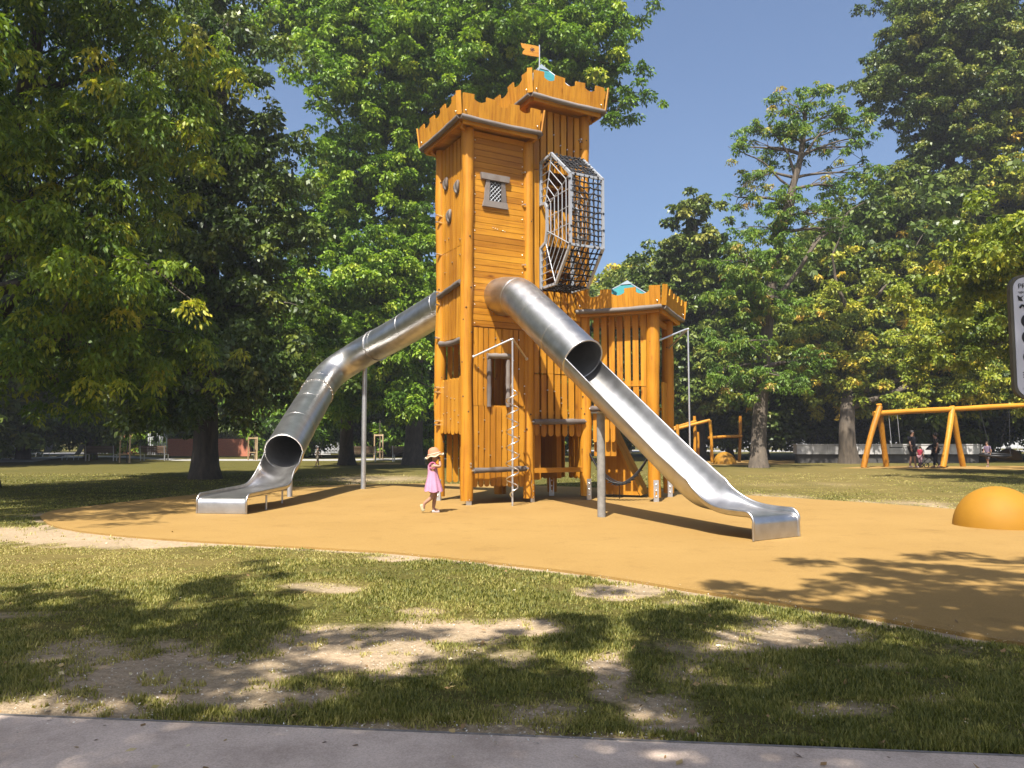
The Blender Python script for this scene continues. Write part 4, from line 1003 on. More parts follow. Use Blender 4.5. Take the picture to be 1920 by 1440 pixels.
# shrubs under the far trees
def shrub(at, w, h, mat_, seed, label, group=None):
    g = random.Random(seed); o = Vector(at)
    lobes = [(o + Vector((g.uniform(-.6, .6) * w, g.uniform(-.3, .3) * w, h * g.uniform(.35, .7))), (w * .45, w * .4, h * .35)) for _ in range(6)]
    return make_tree('shrub', label, at, [o, o + Vector((0, 0, h * .4)), o + Vector((.1, 0, h * .7))], .06, lobes, dict(dens=16, crad=.6, per=48, size=.24, aspect=.55, droop=.2, tone=.42, tvar=.15, yellow=.05), M['bark'], mat_, seed, group, cat='shrub')
SH = 'low shrub in the shade under the far park trees'
s0 = shrub((-21, 74, 0), 3.2, 2.6, M['leaf_dark'], 61, SH, 'shrubs under the far trees'); s1 = shrub((-33, 66, 0), 3, 2.2, M['leaf_bright'], 62, SH, 'shrubs under the far trees')
for i, (x, y) in enumerate([(-39, 60), (-36, 70), (-28.5, 72), (-16.5, 76), (-12, 72), (-3.5, 78), (1, 74), (-45, 70), (-24.5, 78), (9, 80), (-51, 64)]):
    g_ = random.Random(800 + i); c = copy_tree((s0, s1)[i % 3 == 1]); c.location = (x, y, 0); c.rotation_euler.z = g_.uniform(0, 6); c.scale = (g_.uniform(.8, 1.4), 1, g_.uniform(.75, 1.2))
# trees beside and behind the photographer: their crowns throw the shade over the foreground
K = 1 / math.tan(SUN_EL)
def over(px, py, h):                                                # the crown place whose shadow falls on that spot
    p = G(px, py); return Vector((p.x - math.cos(SUN_AZ) * K * h, p.y - math.sin(SUN_AZ) * K * h, h))
near_leaf = dict(dens=52, crad=.36, per=85, size=.13, aspect=.5, droop=.35, tone=.45, tvar=.13, yellow=.05, fill=.0)
def shade_tree(label, base, top, targets, seed):
    lobes = []
    for px, py, rx, ry, h in targets:
        rx *= .92; ry *= .88; a = G(px - rx, py); e = G(px + rx, py); f_, n_ = G(px, py - ry), G(px, py + ry)
        lobes.append((over(px, py, h), ((e - a).length / 2, max(.25, (f_ - n_).length / 2), .65)))
    return make_tree('broadleaf_tree', label, base, [Vector(base), Vector(base) + Vector((.1, .1, 3)), Vector(top) - Vector((0, 0, 2)), Vector(top)], .28, lobes, near_leaf, M['bark'], M['leaf_bright'], seed)
shade_tree('tree left of the viewer whose crown shades the grass at lower left', (-5.2, -1.2, 0), (-4.4, .2, 9),
           [(60, 1180, 130, 55, 8), (200, 1130, 130, 34, 7.6), (300, 1190, 170, 45, 8.2), (430, 1150, 90, 30, 7.6), (520, 1235, 60, 28, 7), (420, 1230, 120, 30, 7.4), (120, 1270, 150, 45, 8), (330, 1290, 130, 35, 7.4), (20, 1105, 60, 12, 8.4), (430, 1078, 50, 8, 8.8),
            (100, 1380, 140, 22, 9), (300, 1392, 130, 22, 9), (470, 1425, 150, 20, 9), (150, 1420, 200, 40, 15), (500, 1430, 200, 34, 15), (330, 1390, 160, 24, 16)], 71)
shade_tree('tree right of the viewer whose crown shades the grass at lower right', (3.6, -2.6, 0), (3.2, -1.2, 9),
           [(1200, 1168, 130, 28, 7.4), (1330, 1175, 70, 22, 7), (1480, 1230, 110, 34, 7.6), (1620, 1240, 120, 50, 7.6), (1780, 1260, 150, 60, 8), (900, 1290, 110, 50, 7), (1050, 1265, 90, 40, 7), (1180, 1240, 90, 26, 7.2), (1330, 1300, 130, 45, 7.4), (1500, 1330, 150, 60, 7.6), (1700, 1350, 170, 60, 7.6), (1860, 1330, 120, 70, 7.4),
            (1130, 1350, 80, 36, 6.8), (900, 1370, 110, 30, 6.6), (760, 1330, 60, 26, 6.8), (1340, 1400, 170, 30, 6.8), (1000, 1415, 130, 18, 6.6), (1180, 1405, 90, 24, 6.6), (1650, 1420, 200, 30, 6.8), (1340, 1112, 60, 8, 8.2), (760, 1410, 90, 16, 6.4)], 72)
shade_tree('tree at the far right of the viewer whose crown shades the orange surface', (7.2, .4, 0), (6.4, 1.6, 10),
           [(1700, 1100, 90, 22, 8.6), (1620, 1078, 50, 7, 8.6), (1820, 1060, 110, 12, 9), (1800, 1110, 100, 24, 8.6), (1880, 1140, 90, 26, 8.4), (1740, 1145, 110, 20, 8.4), (1890, 1080, 60, 10, 9), (1620, 1140, 70, 9, 8.4), (1900, 1190, 80, 26, 8.2), (1760, 1185, 90, 18, 8.2), (1840, 1055, 50, 8, 9)], 73)

# tree beyond the right edge whose boughs hang over the swings and shade them
lob = [(over(px, py, h), (r, r, r * .55)) for px, py, h, r in ((1735, 880, 5.2, 1.7), (1800, 882, 5.6, 1.9), (1870, 884, 6, 2.0), (1950, 886, 6.5, 2.2), (1770, 892, 6.6, 1.6), (1850, 898, 7, 1.8), (1930, 900, 7.4, 2), (2010, 892, 7, 2.4), (2060, 880, 8.5, 3))]
make_tree('broadleaf_tree', 'tree just outside the right edge whose low boughs hang over the swing beam', (25, 30, 0), [Vector((25, 30, 0)), Vector((24.8, 30, 4)), Vector((24.5, 29.6, 8)), Vector((24.4, 29.5, 10))], .35, lob,
          dict(dens=34, crad=.55, per=70, size=.17, aspect=.55, droop=.35, tone=.38, tvar=.15, yellow=.06), M['bark_grey'], M['leaf_yellow'], 74)
# ------------------------------------------------------------------ people
def skin_geo(joints, edges, root, sub=2):
    """joints: name -> (x, y, z, r[, r2]); one continuous skinned surface"""
    names = list(joints); me = bpy.data.meshes.new('tmp'); ix = {n: i for i, n in enumerate(names)}
    me.from_pydata([joints[n][:3] for n in names], [(ix[a], ix[b]) for a, b in edges], [])
    o = bpy.data.objects.new('tmp', me); COL.objects.link(o)
    m = o.modifiers.new('s', 'SKIN'); m.use_smooth_shade = True
    s_ = o.modifiers.new('u', 'SUBSURF'); s_.levels = sub; s_.render_levels = sub
    for n in names:
        sv = me.skin_vertices[0].data[ix[n]]; j = joints[n]; sv.radius = (j[3], j[4] if len(j) > 4 else j[3]); sv.use_root = n == root
    dg = bpy.context.evaluated_depsgraph_get(); ev = o.evaluated_get(dg); em = ev.to_mesh()
    v = [Vector(q.co) for q in em.vertices]; f = [tuple(p.vertices) for p in em.polygons]
    ev.to_mesh_clear(); bpy.data.objects.remove(o); bpy.data.meshes.remove(me)
    return v, f
def placed(geo, loc, rz, sc=1.0):
    mtx = Matrix.Translation(Vector(loc)) @ Matrix.Rotation(rz, 4, 'Z') @ Matrix.Scale(sc, 4)
    return [mtx @ Vector(q) for q in geo[0]], geo[1]
M['skin'] = simple('skin', (.55, .30, .20), .5, 0, .06, 8)
M['skin_tan'] = simple('tanned_skin', (.42, .22, .14), .5, 0, .06, 8)
M['hair'] = simple('brown_hair', (.10, .055, .03), .6, 0, .2, 30)
M['hair_dark'] = simple('dark_hair', (.03, .022, .018), .6, 0, .2, 30)
def cloth(name, col): return simple(name, col, .85, 0, .08, 14, .15)
def hand_geo(wrist, direction, palm_n, size, curl, side):
    """palm with five separate bent fingers of different lengths; thumb leaves the side near the wrist"""
    b = MB(); d = Vector(direction).normalized(); n = Vector(palm_n).normalized(); s_ = d.cross(n).normalized() * side; w = Vector(wrist)
    pl = size * .52
    b.tube([w - d * size * .08, w + d * pl * .5, w + d * pl], [size * .16, size * .21, size * .19], 8)
    for k, (off, ln) in enumerate(((-.33, .40), (-.11, .47), (.11, .44), (.33, .35))):
        p = w + d * pl * .93 + s_ * (off * size * .5); pts = [p]; dd = Vector(d)
        for q in range(3):
            dd = (dd + n * curl * (.5 + .3 * q)).normalized(); p = p + dd * (ln * size / 3); pts.append(p)
        b.tube(pts, [size * .058, size * .054, size * .048, size * .036], 6)
    p = w + d * pl * .25 - s_ * size * .17; q = p - s_ * size * .12 + d * size * .16 + n * size * .06; b.tube([p, q, q + d * size * .17 + n * size * .05], [size * .07, size * .062, size * .042], 6)
    return b.v, b.f
def build_person(name, label, loc, rz, J, E, clothes, skin, hands=(), sc=1.0, hair=None, group=None, extra=None):
    root = thing(name, label, 'person', loc, group)
    b = MB(); v, f = placed(skin_geo(J, E, 'pelvis'), loc, rz, sc); b.add(v, f, 0, .5, True)
    for h in hands: v, f = placed(hand_geo(*h), loc, rz, sc); b.add(v, f, 0, .5, True)
    b.build('body', skin, root)
    for nm, jj, ee, rt, mt in clothes:
        c = MB(); v, f = placed(skin_geo(jj, ee, rt), loc, rz, sc); c.add(v, f, 0, .5, True); c.build(nm, mt, root)
    if hair:
        hb = MB(); hx, hz, hr, mt = hair
        tmp = MB(); tmp.ball((hx - .012, 0, hz + .015), hr, n=14, m=9, sc=(1.0, .95, 1.02)); keep = [q for q in tmp.f if not all(tmp.v[i][0] > hx + .25 * hr and tmp.v[i][2] < hz + .45 * hr for i in q) and not all(tmp.v[i][2] < hz - .62 * hr for i in q)]
        v, f = placed(([Vector(q) for q in tmp.v], keep), loc, rz, sc); hb.add(v, f, 0, .5, True); hb.build('hair', mt, root)
    if extra: extra(root, lambda g: placed(g, loc, rz, sc))
    return root
# the little girl in the pink dress (local +x is where she faces)
gl = G(816, 962)
J = dict(pelvis=(-.02, 0, .52, .085, .095), waist=(-.03, 0, .64, .075, .085), chest=(-.05, 0, .78, .08, .10), neck=(-.045, 0, .885, .036), chin=(-.02, 0, .95, .06), head=(-.015, 0, 1.02, .088, .082), nose=(.072, 0, 1.0, .014),
         hipL=(-.01, .055, .49, .065), kneeL=(-.01, .05, .285, .043), ankL=(-.035, .045, .07, .03), ballL=(.06, .045, .03, .03), hipR=(-.03, -.055, .49, .065), kneeR=(-.05, -.05, .29, .043), ankR=(-.20, -.05, .17, .03), ballR=(-.205, -.05, .075, .027),
         shL=(-.05, .11, .85, .042), elL=(.085, .125, .83, .03), wrL=(.07, .055, .945, .022), shR=(-.05, -.11, .85, .042), elR=(.09, -.12, .825, .03), wrR=(.07, -.055, .935, .022), earL=(-.03, .088, 1.0, .012), earR=(-.03, -.088, 1.0, .012))
E_ = [('pelvis', 'waist'), ('waist', 'chest'), ('chest', 'neck'), ('neck', 'chin'), ('chin', 'head'), ('head', 'nose'), ('head', 'earL'), ('head', 'earR'), ('pelvis', 'hipL'), ('hipL', 'kneeL'), ('kneeL', 'ankL'), ('ankL', 'ballL'), ('pelvis', 'hipR'), ('hipR', 'kneeR'), ('kneeR', 'ankR'), ('ankR', 'ballR'), ('chest', 'shL'), ('shL', 'elL'), ('elL', 'wrL'), ('chest', 'shR'), ('shR', 'elR'), ('elR', 'wrR')]
M['pink'] = cloth('pale_pink_cotton', (.80, .40, .58)); M['pink_deep'] = cloth('pink_cotton', (.72, .20, .36)); M['straw'] = simple('straw_hat_weave', (.76, .31, .17), .8, 0, .15, 60)
M['lace'] = cloth('cream_lace', (.82, .74, .55)); M['sandal'] = simple('cream_sandal', (.75, .68, .42), .6, 0, .2, 40); M['shoe_white'] = simple('white_pink_shoe', (.82, .68, .66), .6, 0, .06, 20)
def girl_extra(root, pl):
    # dress: yoke, gathered skirt with pleats
    b = MB(); rings = [(.875, .07, .085, 0), (.83, .085, .112, 0), (.76, .088, .112, 0), (.70, .092, .116, .03), (.60, .112, .14, .06), (.50, .137, .165, .09), (.42, .152, .18, .11), (.385, .156, .185, .12)]; n = 40; vv = []
    for z, rx, ry, pw in rings:
        cx = -.047 + (z < .7) * 0 + (.7 - z) * .05
        for k in range(n):
            a = 2 * math.pi * k / n; q = 1 + pw * math.sin(a * 9 + .4 * math.sin(a * 3)); vv.append(Vector((cx + rx * q * math.cos(a), ry * q * math.sin(a), z + (.012 * math.sin(a * 5) if z < .4 else 0))))
    ff = [(i * n + k, i * n + (k + 1) % n, (i + 1) * n + (k + 1) % n, (i + 1) * n + k) for i in range(len(rings) - 1) for k in range(n)]
    v, f = pl((vv, [q[::-1] for q in ff])); b.add(v, f, 0, .5, True)
    o = b.build('dress', M['pink'], root)
    for s_ in (1, -1):                                              # frill round the armhole
        g = MB(); pts = [Vector((-.05 + .055 * math.cos(a), s_ * (.118 + .01 * math.sin(a * 5)), .845 + .055 * math.sin(a))) for a in np.linspace(0, 2 * math.pi, 19)[:-1]]
        g.tube(pts, .014, 6, closed=True); v, f = pl(([Vector(q) for q in g.v], g.f)); h = MB(); h.add(v, f, 0, .5, True); h.build('frill', M['pink_deep'], o)
    sh = MB(); v, f = pl(skin_geo(dict(p=(-.02, 0, .48, .08, .09), a=(-.008, .05, .45, .066), b=(-.01, .055, .34, .06), c=(-.03, -.05, .45, .066), d=(-.042, -.054, .345, .06)), [('p', 'a'), ('a', 'b'), ('p', 'c'), ('c', 'd')], 'p')); sh.add(v, f, 0, .5, True); sh.build('shorts', M['pink_deep'], root)
    # sun hat tipped back, wavy cream edge
    hb = MB(); n = 36; prof = [(0.001, .118), (.045, .112), (.08, .085), (.098, .045), (.104, .0), (.13, -.022), (.158, -.045)]
    tilt = Matrix.Rotation(R(-14), 4, 'Y'); vv = []; c0 = Vector((-.03, 0, 1.055))
    for i, (r, z) in enumerate(prof):
        for k in range(n):
            a = 2 * math.pi * k / n; wv = .014 * math.sin(a * 6 + 1) * max(0, i - 4) / 2
            vv.append(c0 + tilt @ Vector((r * math.cos(a) * 1.03, r * math.sin(a) * .97, z + wv)))
    ff = [(i * n + k, (i + 1) * n + k, (i + 1) * n + (k + 1) % n, i * n + (k + 1) % n) for i in range(len(prof) - 1) for k in range(n)]
    v, f = pl((vv, ff)); hb.add(v, f, 0, .5, True); hat = hb.build('sun_hat', M['straw'], root)
    g = MB(); rim = vv[-n:]; band = vv[4 * n:5 * n]
    g.tube(rim, .012, 6, closed=True); g.tube([q + (q - c0) * .06 for q in band], .01, 6, closed=True)
    v, f = pl(([Vector(q) for q in g.v], g.f)); h = MB(); h.add(v, f, 0, .5, True); h.build('lace_trim', M['lace'], hat)
    hr = MB(); v, f = pl(skin_geo(dict(a=(-.055, 0, 1.03, .082, .085), b=(-.085, 0, .95, .055, .07), c=(-.1, 0, .885, .03, .05)), [('a', 'b'), ('b', 'c')], 'a')); hr.add(v, f, 0, .5, True); hr.build('hair', M['hair'], root)
    ey = MB()
    for s_ in (1, -1): ey.ball((.066, .03 * s_, 1.022), .009, n=6, m=4)
    v, f = pl(([Vector(q) for q in ey.v], ey.f)); h = MB(); h.add(v, f, 0, .5, True); h.build('eyes', M['black'], root)
    mo_ = MB(); mo_.ball((.066, 0, .968), .012, n=8, m=4, sc=(.6, 1.4, .5)); v, f = pl(([Vector(q) for q in mo_.v], mo_.f)); h = MB(); h.add(v, f, 0, .5, True); h.build('mouth', M['pink_deep'], root)
    s1 = MB(); v, f = pl(skin_geo(dict(h=(-.065, .045, .028, .03, .036), m=(.0, .045, .027, .028, .036), t=(.085, .045, .024, .024, .034)), [('h', 'm'), ('m', 't')], 'm')); s1.add(v, f, 0, .5, True); s1.build('shoe', M['shoe_white'], root)
    s2 = MB(); v, f = pl(skin_geo(dict(h=(-.245, -.05, .165, .03, .034), m=(-.232, -.05, .10, .026, .036), t=(-.20, -.05, .032, .022, .034)), [('h', 'm'), ('m', 't')], 'm')); s2.add(v, f, 0, .5, True); s2.build('shoe', M['sandal'], root)
build_person('person', 'little girl in pale pink dress and straw sun hat, both hands at her mouth', gl, R(4), J, E_, [], M['skin'],
             hands=[((.07, .055, .945), (.0, -.35, 1), (-.6, -.6, .1), .085, .5, 1), ((.07, -.055, .935), (.0, .35, 1), (-.6, .6, .1), .085, .5, -1)], extra=girl_extra)
# a standing / walking figure of adult proportions, scaled
def walker(name, label, loc, rz, h, shirt, trousers, skin, hair, stride=.12, bare_legs=False, hat=None, arms=0.05, group=None):
    s_ = h / 1.72
    J = dict(pelvis=(0, 0, .93, .12, .15), waist=(.0, 0, 1.08, .105, .135), chest=(.0, 0, 1.30, .115, .165), neck=(.01, 0, 1.47, .055), chin=(.03, 0, 1.55, .075), head=(.02, 0, 1.63, .098, .085), nose=(.125, 0, 1.61, .014),
             hipL=(0, .09, .88, .085), kneeL=(stride * .7, .09, .5, .058), ankL=(stride * 1.2, .09, .09, .042), ballL=(stride * 1.2 + .14, .09, .035, .035), hipR=(0, -.09, .88, .085), kneeR=(-stride * .2, -.09, .49, .058), ankR=(-stride * 1.6, -.09, .10, .042), ballR=(-stride * 1.6 + .13, -.09, .035, .035),
             shL=(0, .19, 1.40, .055), elL=(-arms, .24, 1.12, .042), wrL=(arms * .6, .25, .88, .03), shR=(0, -.19, 1.40, .055), elR=(arms, -.24, 1.12, .042), wrR=(arms * 2.4, -.26, .89, .03))
    tor = dict(p=(0, 0, .92, .135, .165), w=(0, 0, 1.08, .12, .15), c=(0, 0, 1.31, .13, .18), n=(.005, 0, 1.44, .075, .09), sl=(0, .19, 1.405, .068), el=(-arms * .6, .222, 1.2, .056), sr=(0, -.19, 1.405, .068), er=(arms * .6, -.222, 1.2, .056))
    te = [('p', 'w'), ('w', 'c'), ('c', 'n'), ('c', 'sl'), ('sl', 'el'), ('c', 'sr'), ('sr', 'er')]
    zb = .55 if bare_legs else .13
    leg = lambda k, a, t: tuple(J[k][i] + (J[a][i] - J[k][i]) * t for i in range(3))
    tt = .0 if bare_legs else .9
    trs = dict(p=(0, 0, .93, .138, .168), hl=(0, .09, .88, .10), kl=(*J['kneeL'][:3], .075), hr=(0, -.09, .88, .10), kr=(*J['kneeR'][:3], .075))
    tre = [('p', 'hl'), ('hl', 'kl'), ('p', 'hr'), ('hr', 'kr')]
    if not bare_legs:
        trs['al'] = (*leg('kneeL', 'ankL', .92), .062); trs['ar'] = (*leg('kneeR', 'ankR', .92), .062); tre += [('kl', 'al'), ('kr', 'ar')]
    def ex(root, pl):
        for nm in ('L', 'R'):
            a, b_ = J['ank' + nm], J['ball' + nm]
            q = MB(); v, f = pl(skin_geo(dict(h=(a[0] - .04, a[1], .04, .042, .045), t=(b_[0] + .03, b_[1], .032, .032, .045)), [('h', 't')], 'h', 1)); q.add(v, f, 0, .5, True); q.build('shoe', M['shoe_white'] if bare_legs else M['black'], root)
        if hat:
            q = MB(); q.ball((.0, 0, 1.665), .118, n=14, m=8, sc=(1.08, .98, .75)); q.ball((.05, 0, 1.66), .14, n=14, m=4, sc=(1.1, .9, .12)); v, f = pl(([Vector(x) for x in q.v], q.f)); w = MB(); w.add(v, f, 0, .5, True); w.build('cap', hat, root)
    return build_person(name, label, loc, rz, J, E_[:6] + E_[8:], [('shirt', tor, te, 'p', shirt), ('trousers', trs, tre, 'p', trousers)], skin,
                        hands=[((arms * .6, .25, .88), (.1, 0, -1), (.3, -1, 0), .17, .25, 1), ((arms * 2.4, -.26, .89), (.15, 0, -1), (.3, 1, 0), .17, .25, -1)], sc=s_, hair=(.02, 1.63, .108, hair), group=group, extra=ex)
walker('person', 'small child in pale outfit and cap walking on the lawn beyond the left slide', G(595, 874), R(20), .98, cloth('cream_shirt', (.72, .66, .52)), cloth('beige_shorts', (.55, .48, .36)), M['skin'], M['hair'], .1, True, cloth('white_cap', (.85, .82, .76)), .12)
sw = lambda px, Y: Vector(((px - 960) / 1440 * Y, Y, 0))
walker('person', 'adult in dark top standing by the left half of the swing frame', sw(1708, 36.5), R(-60), 1.74, cloth('dark_top', (.03, .03, .04)), cloth('dark_shorts', (.05, .045, .045)), M['skin_tan'], M['hair_dark'], .06, True)
walker('person', 'adult in black bending near the pushchair under the swings', sw(1752, 36.0), R(160), 1.62, cloth('black_shirt', (.02, .02, .022)), cloth('black_trousers', (.02, .02, .025)), M['skin_tan'], M['hair_dark'], .1)
walker('person', 'child in lilac top standing beside the round basket swing', sw(1848, 37.5), R(200), 1.2, cloth('lilac_top', (.32, .24, .34)), cloth('grey_shorts', (.2, .18, .2)), M['skin'], M['hair'], .1, True)
walker('person', 'distant person in dark clothes standing on the right beyond the concrete wall', sw(1810, 56), R(90), 1.75, cloth('navy_top', (.03, .035, .07)), cloth('blue_jeans', (.05, .07, .12)), M['skin'], M['hair_dark'], .05)
walker('person', 'distant person in a pale shirt beyond the concrete wall behind the swing', sw(1783, 54), R(-90), 1.7, cloth('white_shirt', (.75, .73, .72)), cloth('red_skirt', (.4, .1, .06)), M['skin_tan'], M['hair_dark'], .08)
# pushchair with a child in red
pc = sw(1742, 36.3)
pcr = thing('pushchair', 'dark pushchair parked under the swing beam', 'pushchair', pc)
b = MB()
for s_ in (-1, 1):
    b.tube([pc + Vector((-.35, s_ * .22, .12)), pc + Vector((.1, s_ * .22, .55)), pc + Vector((.45, s_ * .22, 1.0))], .018, 6); b.tube([pc + Vector((.38, s_ * .22, .12)), pc + Vector((.05, s_ * .22, .5))], .018, 6)
b.tube([pc + Vector((.45, -.22, 1.0)), pc + Vector((.45, .22, 1.0))], .022, 6); b.build('frame', M['black'], pcr)
b = MB(); b.box(pc + Vector((-.02, 0, .5)), Vector((.2, 0, -.03)), Vector((0, .2, 0)), Vector((0, 0, .04))); b.box(pc + Vector((.2, 0, .75)), Vector((.05, 0, 0)), Vector((0, .2, 0)), Vector((.06, 0, .25))); b.build('seat', cloth('dark_grey_seat', (.03, .03, .035)), pcr)
for sx in (-.35, .38):
    for s_ in (-1, 1):
        b = MB(); b.tube([pc + Vector((sx + .11 * math.cos(a), s_ * .25, .12 + .11 * math.sin(a))) for a in np.linspace(0, 2 * math.pi, 17)[:-1]], .022, 6, closed=True); b.build('wheel', M['black'], pcr)
hd = MB(); hv = []
for i in range(7):
    a = .2 + i * .27
    for k in range(9): q = math.pi * k / 8; hv.append(pc + Vector((.22 - .36 * math.cos(a) * 1, .22 * math.cos(q), .95 + .3 * math.sin(a) * math.sin(q) - .12)))
hd.add(hv, [(i * 9 + k, i * 9 + k + 1, (i + 1) * 9 + k + 1, (i + 1) * 9 + k) for i in range(6) for k in range(8)], 0, .5, True); hd.build('hood', cloth('black_hood', (.02, .02, .025)), pcr)
walker('person', 'small child in a red top next to the pushchair under the swings', sw(1722, 36.9), R(30), 1.0, cloth('red_top', (.5, .05, .09)), cloth('pink_trousers', (.5, .3, .34)), M['skin'], M['hair'], .05)

# ------------------------------------------------------------------ orange domes
def dome(label, c, r, h, mat_, lines_=False):
    root = thing('play_dome', label, 'play dome', c, 'orange half-round rubber domes') if False else None
    b = MB(); n = 40; m = 12; vv = []
    for i in range(m + 1):
        a = math.pi / 2 * i / m
        for k in range(n): q = 2 * math.pi * k / n; vv.append(Vector((c[0] + r * math.cos(a) * math.cos(q), c[1] + r * math.cos(a) * math.sin(q), -.02 + (h + .02) * math.sin(a))))
    b.add(vv, [(i * n + k, i * n + (k + 1) % n, (i + 1) * n + (k + 1) % n, (i + 1) * n + k) for i in range(m) for k in range(n)], 0, .5, True)
    o = b.build('play_dome', mat_); return tag(o, label, 'play dome')
dm = simple('orange_dome_rubber', (.50, .238, .013), .7, 0, .08, 3, .3)
dome('big orange rubber dome at the right edge of the orange surface', (7.36, 11.75, 0), .61, .60, dm)
dc = sw(1357, 42); dome('small orange dome by the wooden climbing frame far behind the right slide', (dc.x, dc.y, 0), .62, .66, dm)
dc = sw(1888, 50); dome('small orange dome on the far lawn right of the swings', (dc.x, dc.y, 0), .75, .75, dm)

# ------------------------------------------------------------------ swing frame with swings
swr = thing('swing_set', 'long wooden swing frame of crossed logs at the right in front of the concrete wall', 'swing set', sw(1640, 36.5))
def logpart(name, pts, r, parent, mat_=None):
    b = MB(); pp = smooth_path(pts, 3); b.tube(pp, [r * (1 + .06 * math.sin(i * 1.7)) for i in range(len(pp))], 10); return b.build(name, mat_ or M['wood_v'], parent)
logpart('leg', [P(1619, 877, 36.0), P(1632, 820, 36.1), P(1650, 762, 36.4)], .13, swr); logpart('leg', [P(1662, 874, 37.2), P(1655, 820, 36.9), P(1648, 758, 36.4)], .13, swr)
logpart('leg', [P(1768, 876, 36.0), P(1778, 820, 36.3), P(1786, 765, 36.8)], .13, swr); logpart('leg', [P(1806, 875, 37.6), P(1795, 820, 37.2), P(1785, 762, 36.8)], .13, swr)
logpart('leg', [P(1960, 877, 36.4), P(1968, 820, 36.7), P(1976, 755, 37.0)], .13, swr); logpart('leg', [P(1990, 876, 37.6), P(1983, 820, 37.2), P(1974, 755, 37.0)], .13, swr)
logpart('top_beam', [P(1638, 776, 36.4), P(1710, 771, 36.6), P(1790, 767, 36.8), P(1880, 762, 36.9), P(1985, 757, 37.0)], .13, swr, M['wood_h'])
sg = thing('swing_seat', None, None, (0, 0, 0)); sg.parent = swr
for px in (1666, 1682):
    b = MB(); b.tube([P(px, 775, 36.5), P(px + 6, 838, 36.5)], .015, 5); b.build('chain', M['galv'], sg)
b = MB(); b.box(P(1680, 839, 36.5), Vector((.26, 0, 0)), Vector((0, .1, 0)), Vector((0, 0, .025))); b.build('seat', M['black'], sg)
bs = thing('basket_swing', None, None, (0, 0, 0)); bs.parent = swr
bc = P(1866, 853, 37.0)
b = MB(); b.tube([bc + Vector((.62 * math.cos(a), .62 * math.sin(a), .05 * math.sin(a))) for a in np.linspace(0, 2 * math.pi, 25)[:-1]], .06, 8, closed=True); b.build('rim', M['black'], bs)
b = MB()
for k in range(-4, 5):
    w = math.sqrt(max(0, .6 ** 2 - (k * .14) ** 2)); b.tube([bc + Vector((k * .14, -w, 0)), bc + Vector((k * .14, 0, -.1)), bc + Vector((k * .14, w, 0))], .015, 4); b.tube([bc + Vector((-w, k * .14, 0)), bc + Vector((0, k * .14, -.1)), bc + Vector((w, k * .14, 0))], .015, 4)
b.build('net', M['black'], bs)
for sx in (-1, 1):
    for sy in (-1, 1):
        b = MB(); b.tube([bc + Vector((sx * .45, sy * .42, .03)), Vector((bc.x + sx * .7, 36.9, 2.75))], .014, 5); b.build('rope', M['black'], bs)

# ------------------------------------------------------------------ wooden climbing frame far right of the castle
cf = thing('climbing_frame', 'rustic log climbing frame on the far orange patch behind the right slide', 'climbing frame', sw(1340, 42))
lp = lambda a, e, r=.085, Ya=42, Yb=42: logpart('log', [P(*a, Ya), (P(*a, Ya) + P(*e, Yb)) / 2 + Vector((.03, 0, .02)), P(*e, Yb)], r, cf)
for a, e, Ya, Yb in (((1302, 868), (1302, 780), 42, 42), ((1308, 868), (1308, 810), 42.6, 42.6), ((1335, 867), (1331, 788), 41.5, 41.5), ((1386, 866), (1388, 780), 42, 42), ((1270, 868), (1270, 796), 41.5, 41.5),
                     ((1262, 803), (1305, 790), 41.6, 41.9), ((1262, 806), (1331, 788), 41.6, 41.6), ((1328, 821), (1391, 818), 41.6, 41.9)): lp(a, e, .085, Ya, Yb)

# ------------------------------------------------------------------ concrete wall, street railing, vans beyond
M['concrete'] = simple('pale_stained_concrete', (.75, .72, .69), .85, 0, .22, 2.2); M['concrete_dark'] = simple('dark_plinth', (.12, .11, .10), .9, 0, .2, 3)
wl = thing('concrete_wall', 'long low pale concrete retaining wall behind the swings on the right', 'wall', sw(1660, 43.6))
b = MB(); x0, x1 = sw(1492, 43.6).x, sw(1838, 43.6).x
k = 12
for i in range(k): b.abox(x0 + (x1 - x0) * i / k + .008, x0 + (x1 - x0) * (i + 1) / k - .008, 43.6, 44.2, .5, 1.02)
b.build('wall', M['concrete'], wl)
b = MB(); b.abox(x0 + .1, x1 - .1, 43.75, 44.1, 0, .497); b.build('plinth', M['concrete_dark'], wl)
b = MB(); b.abox(x0 - .05, x1 + .05, 43.57, 44.23, 1.02, 1.07); b.build('coping', M['concrete'], wl)
M['white_paint'] = simple('white_paint', (.75, .76, .77), .5, 0, .05, 4)
rl = thing('street_railing', 'pale railing along the street beyond the concrete wall', 'railing', (30, 83.8, 0))
for zz in (.55, .85, 1.1):
    b = MB(); b.tube([(10, 83.8, zz), (75, 83.8, zz)], .035, 6); b.build('rail', M['white_paint'], rl)
for i in range(22): b = MB(); b.tube([(10 + i * 3, 83.8, 0), (10 + i * 3, 83.8, 1.12)], .04, 6); b.build('upright', M['white_paint'], rl)
M['glass_dark'] = simple('dark_glass', (.03, .035, .04), .1, 0, .1, 3, .6); M['tyre'] = simple('tyre_rubber', (.02, .02, .02), .8, 0, .1, 9)
